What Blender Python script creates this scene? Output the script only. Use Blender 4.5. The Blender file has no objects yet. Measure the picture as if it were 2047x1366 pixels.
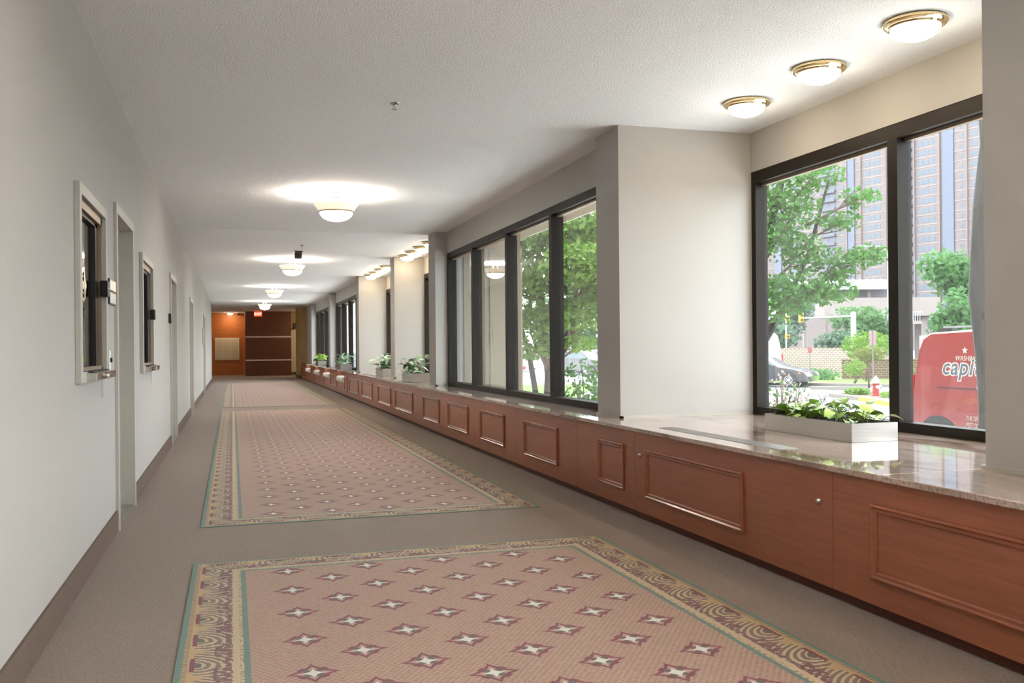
import bpy, math, random
from math import sin, cos, pi, radians
from mathutils import Vector, Matrix, Euler
random.seed(7)
SC = bpy.context.scene
COL = SC.collection

# ------------------------------------------------------------------ camera, sky, exposure
cam_d = bpy.data.cameras.new('camera'); cam = bpy.data.objects.new('camera', cam_d); COL.objects.link(cam)
cam_d.sensor_width = 36.0; cam_d.lens = 36.0 * 1850 / 2047
YAW = math.atan(559 / 1850.0); ROLL = 0.0090
cam.location = (0, 0, 1.146)
cam.rotation_mode = 'QUATERNION'
cam.rotation_quaternion = (Euler((pi / 2, 0, -YAW)).to_matrix() @ Matrix.Rotation(-ROLL, 3, 'Z')).to_quaternion()
cam_d.shift_y = 12.0 / 2047
cam_d.clip_start = 0.02; cam_d.clip_end = 900
SC.camera = cam

W = bpy.data.worlds.new('overcast_sky'); SC.world = W; W.use_nodes = True
bg = W.node_tree.nodes['Background']
bg.inputs[0].default_value = (0.88, 0.95, 1.0, 1); bg.inputs[1].default_value = 2.9
SC.view_settings.view_transform = 'Standard'; SC.view_settings.look = 'None'
SC.view_settings.gamma = 1; SC.view_settings.use_curve_mapping = False
SC.view_settings.exposure = 1.64
SC.cycles.use_denoising = True
SC.cycles.sample_clamp_indirect = 40.0
SC.cycles.max_bounces = 7; SC.cycles.glossy_bounces = 3; SC.cycles.transmission_bounces = 4; SC.cycles.transparent_max_bounces = 10; SC.cycles.adaptive_threshold = 0.04
SC.cycles.caustics_reflective = False; SC.cycles.caustics_refractive = False

LAMP_COL = (1.0, 0.93, 0.85)
DOME_COL = (1.0, 0.80, 0.54)
DOME_E = 11.0      # bay dome glass
BOWL_E = 6.0      # corridor bowl glass, lower dome
UP_W = 24.0        # bulbs inside the open bowls

# ------------------------------------------------------------------ helpers
def lin(c):
    return tuple((x / 12.92 if x <= 0.04045 else ((x + 0.055) / 1.055) ** 2.4) for x in [v / 255.0 for v in c])

def link(o, parent=None):
    COL.objects.link(o)
    if parent is not None: o.parent = parent
    return o

def tag(o, label=None, cat=None, group=None, kind=None):
    if label: o['label'] = label
    if cat: o['category'] = cat
    if group: o['group'] = group
    if kind: o['kind'] = kind
    return o

def empty(name, loc, label=None, cat=None, group=None, kind=None, rz=0.0):
    o = bpy.data.objects.new(name, None); link(o)
    o.location = loc; o.rotation_euler = (0, 0, rz); o.empty_display_size = 0.1
    return tag(o, label, cat, group, kind)

class MB:
    def __init__(s): s.v = []; s.f = []; s.mi = []
    def add(s, vs, fs, mi=0):
        b = len(s.v); s.v += [tuple(p) for p in vs]
        for f in fs: s.f.append(tuple(b + i for i in f)); s.mi.append(mi)
        return s
    def box(s, x0, x1, y0, y1, z0, z1, mi=0):
        vs = [(x, y, z) for z in (z0, z1) for y in (y0, y1) for x in (x0, x1)]
        return s.add(vs, [(0, 2, 3, 1), (4, 5, 7, 6), (0, 1, 5, 4), (2, 6, 7, 3), (0, 4, 6, 2), (1, 3, 7, 5)], mi)
    def lathe(s, prof, n=32, c=(0, 0, 0), axis='z', mi=0, sy=1.0):
        vs = []; m = len(prof)
        for i in range(n):
            a = 2 * pi * i / n
            for r, h in prof:
                p = (r * cos(a), sy * r * sin(a), h)
                if axis == 'x': p = (p[2], p[0], p[1])
                if axis == 'y': p = (p[0], p[2], p[1])
                vs.append((c[0] + p[0], c[1] + p[1], c[2] + p[2]))
        fs = []
        for i in range(n):
            j = (i + 1) % n
            for k in range(m - 1):
                if prof[k][0] < 1e-6 and prof[k + 1][0] < 1e-6: continue
                fs.append((i * m + k, j * m + k, j * m + k + 1, i * m + k + 1))
        return s.add(vs, fs, mi)
    def tube(s, pts, rad, n=8, mi=0, cap=True):
        pts = [Vector(p) for p in pts]; rr = rad if isinstance(rad, (list, tuple)) else [rad] * len(pts)
        vs = []; up = Vector((0.13, 0.21, 0.97))
        for i, p in enumerate(pts):
            d = (pts[min(i + 1, len(pts) - 1)] - pts[max(i - 1, 0)]).normalized()
            u = up if abs(d.dot(up)) < 0.95 else Vector((1, 0, 0))
            a = d.cross(u).normalized(); b = d.cross(a).normalized()
            for k in range(n):
                t = 2 * pi * k / n
                vs.append(p + (a * cos(t) + b * sin(t)) * rr[i])
        fs = []
        for i in range(len(pts) - 1):
            for k in range(n):
                k2 = (k + 1) % n
                fs.append((i * n + k, i * n + k2, (i + 1) * n + k2, (i + 1) * n + k))
        if cap:
            fs.append(tuple(range(n))[::-1]); fs.append(tuple((len(pts) - 1) * n + k for k in range(n)))
        return s.add(vs, fs, mi)
    def prism(s, poly, a, b, axis='x', mi=0):
        n = len(poly)
        def P(h, p):
            if axis == 'x': return (h, p[0], p[1])
            if axis == 'y': return (p[0], h, p[1])
            return (p[0], p[1], h)
        vs = [P(a, p) for p in poly] + [P(b, p) for p in poly]
        fs = [tuple(range(n)), tuple(range(2 * n - 1, n - 1, -1))] + [(i, (i + 1) % n, n + (i + 1) % n, n + i) for i in range(n)]
        return s.add(vs, fs, mi)
    def mesh(s, name, mats, smooth=False, weld=False):
        me = bpy.data.meshes.new(name); me.from_pydata(s.v, [], s.f)
        mats = mats if isinstance(mats, (list, tuple)) else [mats]
        for m in mats: me.materials.append(m)
        if len(mats) > 1: me.polygons.foreach_set('material_index', s.mi)
        import bmesh
        bm = bmesh.new(); bm.from_mesh(me)
        bmesh.ops.recalc_face_normals(bm, faces=bm.faces)
        bm.to_mesh(me); bm.free()
        if smooth:
            me.polygons.foreach_set('use_smooth', [True] * len(me.polygons))
        me.update()
        return me
    def build(s, name, mats, parent=None, smooth=False, loc=None, bevel=0.0):
        o = bpy.data.objects.new(name, s.mesh(name, mats, smooth)); link(o, parent)
        if loc is not None: o.location = loc
        if smooth == 'auto':
            pass
        if bevel:
            m = o.modifiers.new('bevel', 'BEVEL'); m.width = bevel; m.segments = 2; m.limit_method = 'ANGLE'
        return o

def autosmooth(o, ang=35):
    o.data.polygons.foreach_set('use_smooth', [True] * len(o.data.polygons))
    try: o.data.set_sharp_from_angle(angle=radians(ang))
    except Exception: pass
    return o

def copy_tree(o, parent=None):
    c = o.copy(); COL.objects.link(c)
    if parent is not None: c.parent = parent
    for ch in list(o.children): copy_tree(ch, c)
    return c

# node maths with operators
class X:
    nt = None
    def __init__(s, sock): s.s = sock
    @staticmethod
    def m(op, *a):
        n = X.nt.nodes.new('ShaderNodeMath'); n.operation = op
        for i, v in enumerate(a):
            if isinstance(v, X): X.nt.links.new(v.s, n.inputs[i])
            else: n.inputs[i].default_value = v
        return X(n.outputs[0])
    def __add__(s, o): return X.m('ADD', s, o)
    __radd__ = __add__
    def __sub__(s, o): return X.m('SUBTRACT', s, o)
    def __rsub__(s, o): return X.m('SUBTRACT', o, s)
    def __mul__(s, o): return X.m('MULTIPLY', s, o)
    __rmul__ = __mul__
    def __truediv__(s, o): return X.m('DIVIDE', s, o)
    def lt(s, o): return X.m('LESS_THAN', s, o)
    def gt(s, o): return X.m('GREATER_THAN', s, o)
    def abs(s): return X.m('ABSOLUTE', s)
    def sin(s): return X.m('SINE', s)
    def pw(s, e): return X.m('POWER', s, e)
    def sqrt(s): return X.m('SQRT', s)
    def mod(s, e): return X.m('FLOORED_MODULO', s, e)
    def min(s, o): return X.m('MINIMUM', s, o)
    def max(s, o): return X.m('MAXIMUM', s, o)

def new_mat(name):
    m = bpy.data.materials.new(name); m.use_nodes = True
    return m, m.node_tree, m.node_tree.nodes['Principled BSDF']

def setp(b, **k):
    names = dict(col='Base Color', rough='Roughness', metal='Metallic', spec='Specular IOR Level', coat='Coat Weight',
                 coatr='Coat Roughness', emc='Emission Color', em='Emission Strength', alpha='Alpha', trans='Transmission Weight', sheen='Sheen Weight')
    for a, v in k.items():
        if names[a] in b.inputs:
            b.inputs[names[a]].default_value = (*v, 1) if isinstance(v, tuple) and len(v) == 3 else v

def simple(name, rgb, rough=0.6, metal=0.0, noise=0.0, scale=8.0, bump=0.0, bscale=60.0, stretch=(1, 1, 1), **k):
    m, nt, b = new_mat(name); c = lin(rgb); setp(b, col=c, rough=rough, metal=metal, **k)
    if noise or bump:
        tc = nt.nodes.new('ShaderNodeTexCoord'); mp = nt.nodes.new('ShaderNodeMapping'); mp.inputs['Scale'].default_value = stretch
        nt.links.new(tc.outputs['Object'], mp.inputs[0])
    if noise:
        n = nt.nodes.new('ShaderNodeTexNoise'); n.inputs['Scale'].default_value = scale; n.inputs['Detail'].default_value = 6
        nt.links.new(mp.outputs[0], n.inputs['Vector'])
        r = nt.nodes.new('ShaderNodeValToRGB')
        r.color_ramp.elements[0].color = (*[v * (1 - noise) for v in c], 1); r.color_ramp.elements[1].color = (*[min(1, v * (1 + noise)) for v in c], 1)
        r.color_ramp.elements[0].position = 0.3; r.color_ramp.elements[1].position = 0.7
        nt.links.new(n.outputs[0], r.inputs[0]); nt.links.new(r.outputs[0], b.inputs['Base Color'])
    if bump:
        n2 = nt.nodes.new('ShaderNodeTexNoise'); n2.inputs['Scale'].default_value = bscale; n2.inputs['Detail'].default_value = 3
        nt.links.new(mp.outputs[0], n2.inputs['Vector'])
        bp = nt.nodes.new('ShaderNodeBump'); bp.inputs['Strength'].default_value = bump; bp.inputs['Distance'].default_value = 0.01
        nt.links.new(n2.outputs[0], bp.inputs['Height']); nt.links.new(bp.outputs[0], b.inputs['Normal'])
    return m

def glass_mat(name, tint=(0.98, 0.985, 0.98), ior=1.5, veil=0.0):
    m = bpy.data.materials.new(name); m.use_nodes = True; nt = m.node_tree; nt.nodes.clear()
    out = nt.nodes.new('ShaderNodeOutputMaterial'); mx = nt.nodes.new('ShaderNodeMixShader')
    tr = nt.nodes.new('ShaderNodeBsdfTransparent'); tr.inputs[0].default_value = (*tint, 1)
    gl = nt.nodes.new('ShaderNodeBsdfGlossy'); gl.inputs['Roughness'].default_value = 0.0
    lw = nt.nodes.new('ShaderNodeLayerWeight'); f0 = ((ior - 1) / (ior + 1)) ** 2
    p5 = nt.nodes.new('ShaderNodeMath'); p5.operation = 'POWER'; p5.inputs[1].default_value = 5.0; nt.links.new(lw.outputs['Facing'], p5.inputs[0])
    fr = nt.nodes.new('ShaderNodeMath'); fr.operation = 'MULTIPLY_ADD'; fr.inputs[1].default_value = 1 - f0; fr.inputs[2].default_value = f0
    nt.links.new(p5.outputs[0], fr.inputs[0])
    nt.links.new(fr.outputs[0], mx.inputs[0]); nt.links.new(tr.outputs[0], mx.inputs[1]); nt.links.new(gl.outputs[0], mx.inputs[2])
    last = mx
    if veil:  # thin streaky translucent layer mixed over the glass
        df = nt.nodes.new('ShaderNodeBsdfTranslucent'); df.inputs[0].default_value = (0.9, 0.92, 0.92, 1)
        tc = nt.nodes.new('ShaderNodeTexCoord'); mp = nt.nodes.new('ShaderNodeMapping'); mp.inputs['Scale'].default_value = (30, 30, 3)
        nz = nt.nodes.new('ShaderNodeTexNoise'); nz.inputs['Scale'].default_value = 2.0; nz.inputs['Detail'].default_value = 4
        nt.links.new(tc.outputs['Object'], mp.inputs[0]); nt.links.new(mp.outputs[0], nz.inputs['Vector'])
        ml = nt.nodes.new('ShaderNodeMath'); ml.operation = 'MULTIPLY'; ml.inputs[1].default_value = veil * 2
        nt.links.new(nz.outputs[0], ml.inputs[0])
        m2 = nt.nodes.new('ShaderNodeMixShader'); nt.links.new(ml.outputs[0], m2.inputs[0])
        nt.links.new(mx.outputs[0], m2.inputs[1]); nt.links.new(df.outputs[0], m2.inputs[2]); last = m2
    nt.links.new(last.outputs[0], out.inputs[0])
    return m

def wood(name, rgb, dark=0.7, rough=0.35, stretch=(6, 1.0, 14), coat=0.25, scale=3.0):
    m, nt, b = new_mat(name); setp(b, rough=rough, coat=coat, coatr=0.25, spec=0.4)
    tc = nt.nodes.new('ShaderNodeTexCoord'); mp = nt.nodes.new('ShaderNodeMapping'); mp.inputs['Scale'].default_value = stretch
    nt.links.new(tc.outputs['Object'], mp.inputs[0])
    n = nt.nodes.new('ShaderNodeTexNoise'); n.inputs['Scale'].default_value = scale; n.inputs['Detail'].default_value = 8; n.inputs['Distortion'].default_value = 0.6
    nt.links.new(mp.outputs[0], n.inputs['Vector'])
    r = nt.nodes.new('ShaderNodeValToRGB'); c = lin(rgb)
    r.color_ramp.elements[0].color = (*[v * dark for v in c], 1); r.color_ramp.elements[0].position = 0.3
    r.color_ramp.elements[1].color = (*[v * 1.12 for v in c], 1); r.color_ramp.elements[1].position = 0.72
    nt.links.new(n.outputs[0], r.inputs[0]); nt.links.new(r.outputs[0], b.inputs['Base Color'])
    return m

# ------------------------------------------------------------------ materials
M = {}
M['wall'] = simple('wall_paint', (178, 175, 170), 0.85, bump=0.06, bscale=90)
M['tanwall'] = simple('tan_wallcovering', (178, 146, 96), 0.8, noise=0.06, scale=3, stretch=(1, 1, 0.1))
M['ceil'] = simple('popcorn_ceiling', (244, 246, 249), 0.95, bump=0.9, bscale=110, noise=0.09, scale=150)
M['ceil2'] = simple('smooth_ceiling', (244, 246, 249), 0.95, bump=0.15, bscale=120)
M['carpet'] = simple('plain_brown_carpet', (142, 121, 106), 1.0, noise=0.28, scale=95, bump=0.9, bscale=210, sheen=0.25)
M['basecarpet'] = simple('carpet_base_strip', (108, 90, 80), 1.0, noise=0.12, scale=60, bump=0.3, bscale=150)
M['cherry'] = wood('cherry_veneer', (162, 98, 70), 0.86, 0.3, stretch=(4, 0.9, 16))
M['cherrym'] = wood('cherry_moulding', (160, 92, 64), 0.85, 0.25, stretch=(4, 1.2, 10), coat=0.5)
M['kick'] = wood('dark_cherry_kick', (86, 42, 24), 0.8, 0.5)
M['orangewood'] = wood('orange_wood_wall', (180, 104, 48), 0.85, 0.5, stretch=(1.2, 1, 12), coat=0.05)
M['darkwood'] = wood('dark_walnut_partition', (104, 60, 38), 0.8, 0.5, stretch=(1.2, 1, 14), coat=0.05)
M['bronze'] = simple('dark_bronze_frame', (32, 26, 20), 0.5, 0.0, spec=0.2)
M['bronze2'] = simple('light_bronze_frame', (150, 132, 112), 0.4, 0.5)
M['steel'] = simple('brushed_steel', (196, 192, 186), 0.28, 0.9, noise=0.06, scale=6, stretch=(1, 1, 30))
M['polsteel'] = simple('polished_steel', (205, 200, 194), 0.16, 1.0)
M['brass'] = simple('polished_brass', (226, 205, 160), 0.13, 1.0)
M['casing'] = simple('casing_paint', (184, 180, 171), 0.5)
M['doorpaint'] = simple('door_paint', (176, 172, 163), 0.5)
M['black'] = simple('black_plastic', (24, 22, 21), 0.4)
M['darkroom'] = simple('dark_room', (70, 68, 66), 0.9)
M['white'] = simple('white_vinyl', (238, 236, 230), 0.45)
M['trim'] = simple('pale_metal_trim', (224, 208, 196), 0.35, 0.3)
M['cream'] = simple('cream_board', (232, 220, 194), 0.6)
M['glass'] = glass_mat('window_glass', veil=0.004)
M['boothglass'] = glass_mat('booth_glass', (0.55, 0.57, 0.57), 1.7)
M['exit'] = simple('exit_sign_red', (226, 96, 62), 0.4, emc=lin((235, 80, 45)), em=0.5)
M['soil'] = simple('potting_soil', (46, 36, 28), 1.0, noise=0.4, scale=40)

def emis(name, base, e, col):
    m, nt, b = new_mat(name); setp(b, col=lin(base), rough=0.3, emc=col, em=e); return m
M['domeglass'] = emis('frosted_dome_glass', (245, 240, 230), DOME_E, DOME_COL)
M['domebright'] = emis('bright_lobby_dome_glass', (245, 240, 230), 34.0, DOME_COL)
M['bowlglass'] = emis('frosted_bowl_glass', (245, 240, 230), BOWL_E, LAMP_COL)
M['bowlrim'] = emis('cream_bowl_glass', (240, 228, 205), 0.22, (1.0, 0.86, 0.66))

def granite():
    m, nt, b = new_mat('polished_granite'); setp(b, rough=0.055, spec=0.65, coat=0.4, coatr=0.03)
    tc = nt.nodes.new('ShaderNodeTexCoord'); mp = nt.nodes.new('ShaderNodeMapping'); mp.inputs['Scale'].default_value = (3.2, 0.9, 3)
    nt.links.new(tc.outputs['Object'], mp.inputs[0])
    n = nt.nodes.new('ShaderNodeTexNoise'); n.inputs['Scale'].default_value = 2.2; n.inputs['Detail'].default_value = 10; n.inputs['Distortion'].default_value = 1.1
    nt.links.new(mp.outputs[0], n.inputs['Vector'])
    r = nt.nodes.new('ShaderNodeValToRGB'); e = r.color_ramp.elements
    e[0].position = 0.28; e[0].color = (*lin((140, 112, 96)), 1); e[1].position = 0.75; e[1].color = (*lin((214, 198, 188)), 1)
    x = e.new(0.5); x.color = (*lin((192, 170, 158)), 1)
    n2 = nt.nodes.new('ShaderNodeTexNoise'); n2.inputs['Scale'].default_value = 70; n2.inputs['Detail'].default_value = 3
    nt.links.new(tc.outputs['Object'], n2.inputs['Vector'])
    r2 = nt.nodes.new('ShaderNodeValToRGB'); r2.color_ramp.elements[0].position = 0.36; r2.color_ramp.elements[0].color = (0.45, 0.38, 0.34, 1); r2.color_ramp.elements[1].position = 0.5; r2.color_ramp.elements[1].color = (1, 1, 1, 1)
    mx = nt.nodes.new('ShaderNodeMixRGB'); mx.blend_type = 'MULTIPLY'; mx.inputs[0].default_value = 0.6
    nt.links.new(n.outputs[0], r.inputs[0]); nt.links.new(n2.outputs[0], r2.inputs[0])
    nt.links.new(r.outputs[0], mx.inputs[1]); nt.links.new(r2.outputs[0], mx.inputs[2]); nt.links.new(mx.outputs[0], b.inputs['Base Color'])
    return m
M['granite'] = granite()

def rug_mat(name, Wd, L, yoff):
    """woven carpet panel: star lattice field and scroll border, in the panel's own metres"""
    m, nt, b = new_mat(name); setp(b, rough=1.0, sheen=0.25); X.nt = nt
    tc = nt.nodes.new('ShaderNodeTexCoord'); sp = nt.nodes.new('ShaderNodeSeparateXYZ')
    nt.links.new(tc.outputs['Object'], sp.inputs[0])
    nz = nt.nodes.new('ShaderNodeTexNoise'); nz.inputs['Scale'].default_value = 45; nz.inputs['Detail'].default_value = 2
    nt.links.new(tc.outputs['Object'], nz.inputs['Vector'])
    wob = X(nz.outputs[0]) - 0.5
    x0, y0 = X(sp.outputs[0]), X(sp.outputs[1])
    x = x0 + wob * 0.008; y = y0 + (0.5 - X(nz.outputs[0])) * 0.008
    col = None
    def rgb(c):
        n = nt.nodes.new('ShaderNodeRGB'); n.outputs[0].default_value = (*lin(c), 1); return n.outputs[0]
    def over(base, c, fac):
        n = nt.nodes.new('ShaderNodeMixRGB'); nt.links.new(base, n.inputs[1])
        if isinstance(c, tuple): n.inputs[2].default_value = (*lin(c), 1)
        else: nt.links.new(c, n.inputs[2])
        nt.links.new(fac.s, n.inputs[0]); return n.outputs[0]
    PINK = (180, 143, 124); TAN = (150, 117, 93); MAR = (124, 38, 60); OLV = (94, 87, 72); WHT = (222, 219, 212)
    GOLD = (190, 156, 106); CREAM = (198, 172, 136); TEAL = (98, 126, 114); TAUPE = (122, 101, 86); PLUM = (116, 66, 71)
    # field weave
    wv = ((x0 * (2 * pi / 0.026)).sin() * (y0 * (2 * pi / 0.036)).sin()) + wob * 2.2
    col = over(rgb(PINK), TAN, wv.gt(0.1) * 0.75)
    # star lattice: two interleaved grids
    px, py = 0.405, 0.392
    def cell(ox, oy):
        u = ((x - ox + px / 2).mod(px)) - px / 2
        v = ((y - oy + py / 2).mod(py)) - py / 2
        return u, v
    for ox, oy in ((0.472, yoff), (0.472 + px / 2, yoff + py / 2)):
        u, v = cell(ox, oy); au, av = u.abs(), v.abs()
        def ast(R, e): return (au * (1 / R)).pw(e) + (av * (1 / R)).pw(e)
        r2 = (u * u + v * v).sqrt(); dg = (au - av).abs()
        cxn = x - u; cyn = y - v
        ok = cxn.gt(0.34) * cxn.lt(Wd - 0.34) * cyn.gt(0.29) * cyn.lt(L - 0.29)
        col = over(col, MAR, ast(0.100, 0.74).lt(1.0) * ok)
        col = over(col, PINK, ast(0.074, 0.72).lt(1.0) * ok)
        col = over(col, MAR, dg.lt(0.024) * r2.gt(0.046) * r2.lt(0.066) * ok)
        col = over(col, OLV, dg.lt(0.02) * r2.gt(0.018) * r2.lt(0.046) * ok)
        col = over(col, WHT, ast(0.052, 0.55).lt(1.0) * ok)
    # border
    dx = x.min(Wd - x); dy = y.min(L - y); d = dx.min(dy)
    side = dx.lt(dy)
    q = side * y + (1.0 - side) * x
    P = 0.30
    ph = (q.mod(P)) - P / 2
    inb = d.lt(0.262)
    bc = rgb(TAUPE)
    # concentric arcs of the scroll, bowing from the outer side
    w = d - 0.055
    rr = ((ph * 0.95 + w * 0.35) * (ph * 0.95 + w * 0.35) + w * w * 0.55).sqrt() + wob * 0.016
    arcs = (rr * (2 * pi / 0.026)).sin()
    bc = over(bc, CREAM, arcs.gt(0.15))
    dsh = (q * (2 * pi / 0.02)).sin()
    bc = over(bc, OLV, (rr.lt(0.03)))
    bc = over(bc, PLUM, ((d - 0.165).abs().lt(0.03)) * (ph.abs().gt(0.07)) * wob.gt(-0.04))
    bc = over(bc, PLUM, ((d - 0.185).abs().lt(0.012)) * wob.gt(0.0))
    bc = over(bc, GOLD, d.lt(0.062))
    bc = over(bc, GOLD, ((ph.abs() - 0.15).abs() + (w - 0.0).abs() * 0.5).lt(0.032))
    bc = over(bc, MAR, ((d - 0.058).abs().lt(0.0085)) * ph.abs().lt(0.075))
    bc = over(bc, CREAM, ((d - 0.213).abs().lt(0.012)))
    tooth = (q * (2 * pi / 0.017)).sin()
    bc = over(bc, CREAM, ((d - 0.231).abs().lt(0.009)) * tooth.gt(0.0))
    bc = over(bc, TAUPE, ((d - 0.0335).abs().lt(0.009)) * tooth.gt(0.1))
    bc = over(bc, TEAL, d.lt(0.024))
    bc = over(bc, TEAL, d.gt(0.239))
    col = over(col, bc, inb)
    # pile speckle
    n3 = nt.nodes.new('ShaderNodeTexNoise'); n3.inputs['Scale'].default_value = 240; nt.links.new(tc.outputs['Object'], n3.inputs['Vector'])
    mr = nt.nodes.new('ShaderNodeMapRange'); mr.inputs['To Min'].default_value = 0.62; mr.inputs['To Max'].default_value = 1.3; nt.links.new(n3.outputs[0], mr.inputs[0])
    mm = nt.nodes.new('ShaderNodeMixRGB'); mm.blend_type = 'MULTIPLY'; mm.inputs[0].default_value = 1
    nt.links.new(col, mm.inputs[1]); nt.links.new(mr.outputs[0], mm.inputs[2]); nt.links.new(mm.outputs[0], b.inputs['Base Color'])
    bp = nt.nodes.new('ShaderNodeBump'); bp.inputs['Strength'].default_value = 0.6; bp.inputs['Distance'].default_value = 0.01
    nt.links.new(n3.outputs[0], bp.inputs['Height']); nt.links.new(bp.outputs[0], b.inputs['Normal'])
    return m

# ------------------------------------------------------------------ the setting: floor, ceiling, walls
XL = -0.715; ZC = 2.82; ZT = 0.604
o = MB().box(-4.2, 4.2, -8.2, 44.2, -0.05, 0.0).build('floor', M['carpet']); tag(o, 'plain brown wall-to-wall carpet of the corridor', 'floor', kind='structure')
o = MB().box(-4.2, 4.3, -8.2, 13.4, ZC, ZC + 0.3).build('ceiling', M['ceil']); tag(o, 'rough textured white ceiling nearer than the seam line', 'ceiling', kind='structure')
o = MB().box(-4.2, 4.3, 13.404, 44.2, ZC + 0.006, ZC + 0.3).build('ceiling', M['ceil2']); tag(o, 'smoother white ceiling beyond the seam line', 'ceiling', kind='structure')

# left wall with its openings (t0, t1, z0, z1)
OPEN = [(4.86, 5.75, 1.045, 1.905), (6.39, 7.37, 0.0, 2.04), (8.08, 9.07, 1.02, 1.89), (11.82, 12.93, 0.0, 2.03), (17.25, 18.30, 0.0, 2.03), (25.15, 26.2, 0.0, 2.03)]
mb = MB(); t = -8.2
for a, b_, z0, z1 in OPEN:
    mb.box(-0.86, XL, t, a, 0, ZC)
    mb.box(-0.86, XL, a, b_, z1, ZC)
    if z0 > 0: mb.box(-0.86, XL, a, b_, 0, z0)
    t = b_
mb.box(-0.86, XL, t, 35.4, 0, ZC)
o = mb.build('wall_left', M['wall']); tag(o, 'long pale grey wall with doors and two service windows', 'wall', kind='structure')
mb = MB(); t = -8.2
for a, b_, z0, z1 in OPEN:
    if z0 > 0: continue
    mb.box(XL, XL + 0.012, t, a - 0.052, 0, 0.135); t = b_ + 0.052
mb.box(XL, XL + 0.012, t, 35.4, 0, 0.135)
o = mb.build('baseboard_left', M['basecarpet']); tag(o, 'brown carpet baseboard along the pale left wall', 'baseboard', kind='structure')
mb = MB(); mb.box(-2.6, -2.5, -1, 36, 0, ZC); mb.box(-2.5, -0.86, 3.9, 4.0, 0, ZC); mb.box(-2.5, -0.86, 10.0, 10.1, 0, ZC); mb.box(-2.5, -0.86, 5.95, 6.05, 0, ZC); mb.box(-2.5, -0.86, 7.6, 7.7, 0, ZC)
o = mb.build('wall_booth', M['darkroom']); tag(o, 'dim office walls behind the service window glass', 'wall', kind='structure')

# right wall: piers, headers and the low outer wall under the windows
PIER = [(3.11, 4.2, 2.25, 3.235), (2.80, 4.06, 6.45, 6.90), (2.80, 4.07, 13.05, 13.52), (2.85, 3.9, 16.85, 17.30), (2.80, 3.9, 21.45, 21.90), (2.80, 3.25, 28.0, 28.45), (2.80, 3.25, 34.75, 37.2)]
BAYS = [(3.30, -7.9, 2.25), (3.93, 3.235, 6.45), (2.97, 6.90, 13.05), (3.40, 13.52, 16.85), (3.43, 17.30, 21.45), (2.97, 21.90, 28.0), (2.97, 28.45, 34.75)]
ZH = 2.51
mb = MB()
for p in PIER: mb.box(*p, ZT, ZC)
for xp, a, b_ in BAYS:
    mb.box(xp, xp + 0.24, a, b_, ZH, ZC)
    mb.box(xp + 0.02, xp + 0.24, a, b_, -0.8, ZT - 0.03)
for p in PIER: mb.box(max(p[0] + 0.02, 2.97), p[1], p[2], p[3], -0.8, ZT - 0.028)
o = mb.build('wall_right', M['wall']); tag(o, 'stepped window wall of piers and bays in pale paint', 'wall', kind='structure')
mb = MB()
for x0, x1, a, b_ in PIER[:-1]:
    mb.box(x0 - 0.012, x0 + 0.02, a - 0.012, b_ + 0.012, ZT, ZT + 0.016)
    mb.box(x0 - 0.012, min(x1, 3.92), a - 0.012, a, ZT, ZT + 0.016)
o = mb.build('trim_1', M['casing']); tag(o, 'thin pale shoe moulding around the pier feet', 'trim', kind='structure')

mb = MB(); mb.box(3.215, 4.075, 13.02, 13.048, -0.8, 2.81); mb.box(3.60, 3.66, 13.0, 13.02, -0.8, 2.6); mb.box(3.98, 4.09, 12.99, 13.02, -0.8, 2.6)
o = mb.build('wall_cladding', simple('beige_render', (130, 120, 101), 0.9)); tag(o, 'beige rendered outer wall seen through the far panes of the long window', 'wall', kind='structure')
# outside roof edge and soffits
mb = MB(); mb.box(2.4, 4.35, -9, 45, ZC + 0.3, ZC + 0.45); mb.box(3.21, 3.72, 6.90, 13.05, 2.60, 2.82); mb.box(3.21, 3.72, 21.9, 28, 2.6, 2.82); mb.box(3.21, 3.72, 28.45, 34.75, 2.6, 2.82)
o = mb.build('ceiling_soffit', simple('tan_soffit', (141, 124, 93), 0.9)); tag(o, 'tan outdoor soffit above the long window', 'soffit', kind='structure')

# far end
o = MB().box(-4.2, 0.56, 43.9, 44.1, 0, ZC).build('wall_back', M['orangewood']); tag(o, 'orange-brown wood panelled end wall with the directory', 'wall', kind='structure')
mb = MB().box(2.45, 4.2, 43.0, 43.2, 0, ZC); o = mb.build('wall_end_right', simple('tan_end_wall', (186, 160, 112), 0.8)); tag(o, 'narrow tan wall beside the dark partition', 'wall', kind='structure')
o = MB().box(2.50, 3.6, 37.2, 39.0, 0, ZC).build('wall_column', M['tanwall']); tag(o, 'tan covered square column ending the window bench', 'column', kind='structure')
o = MB().box(2.48, 3.6, 37.18, 39.02, 0, 0.13).build('baseboard_column', M['basecarpet']); tag(o, 'dark base strip around the tan column', 'baseboard', kind='structure')
mb = MB(); mb.box(-4.3, -4.2, 35.3, 44.2, 0, ZC); mb.box(-4.2, -0.86, 35.3, 35.4, 0, ZC); mb.box(4.0, 4.1, 37.2, 44, 0, ZC); mb.box(3.25, 4.1, 34.75, 39, 0, ZC)
o = mb.build('wall_lobby', M['wall']); tag(o, 'pale side walls of the space past the corridor end', 'wall', kind='structure')
o = MB().box(-0.9, 3.6, -8.3, -8.2, 0, ZC).build('wall_near', M['wall']); tag(o, 'pale end wall of the corridor behind the viewer', 'wall', kind='structure')

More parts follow.
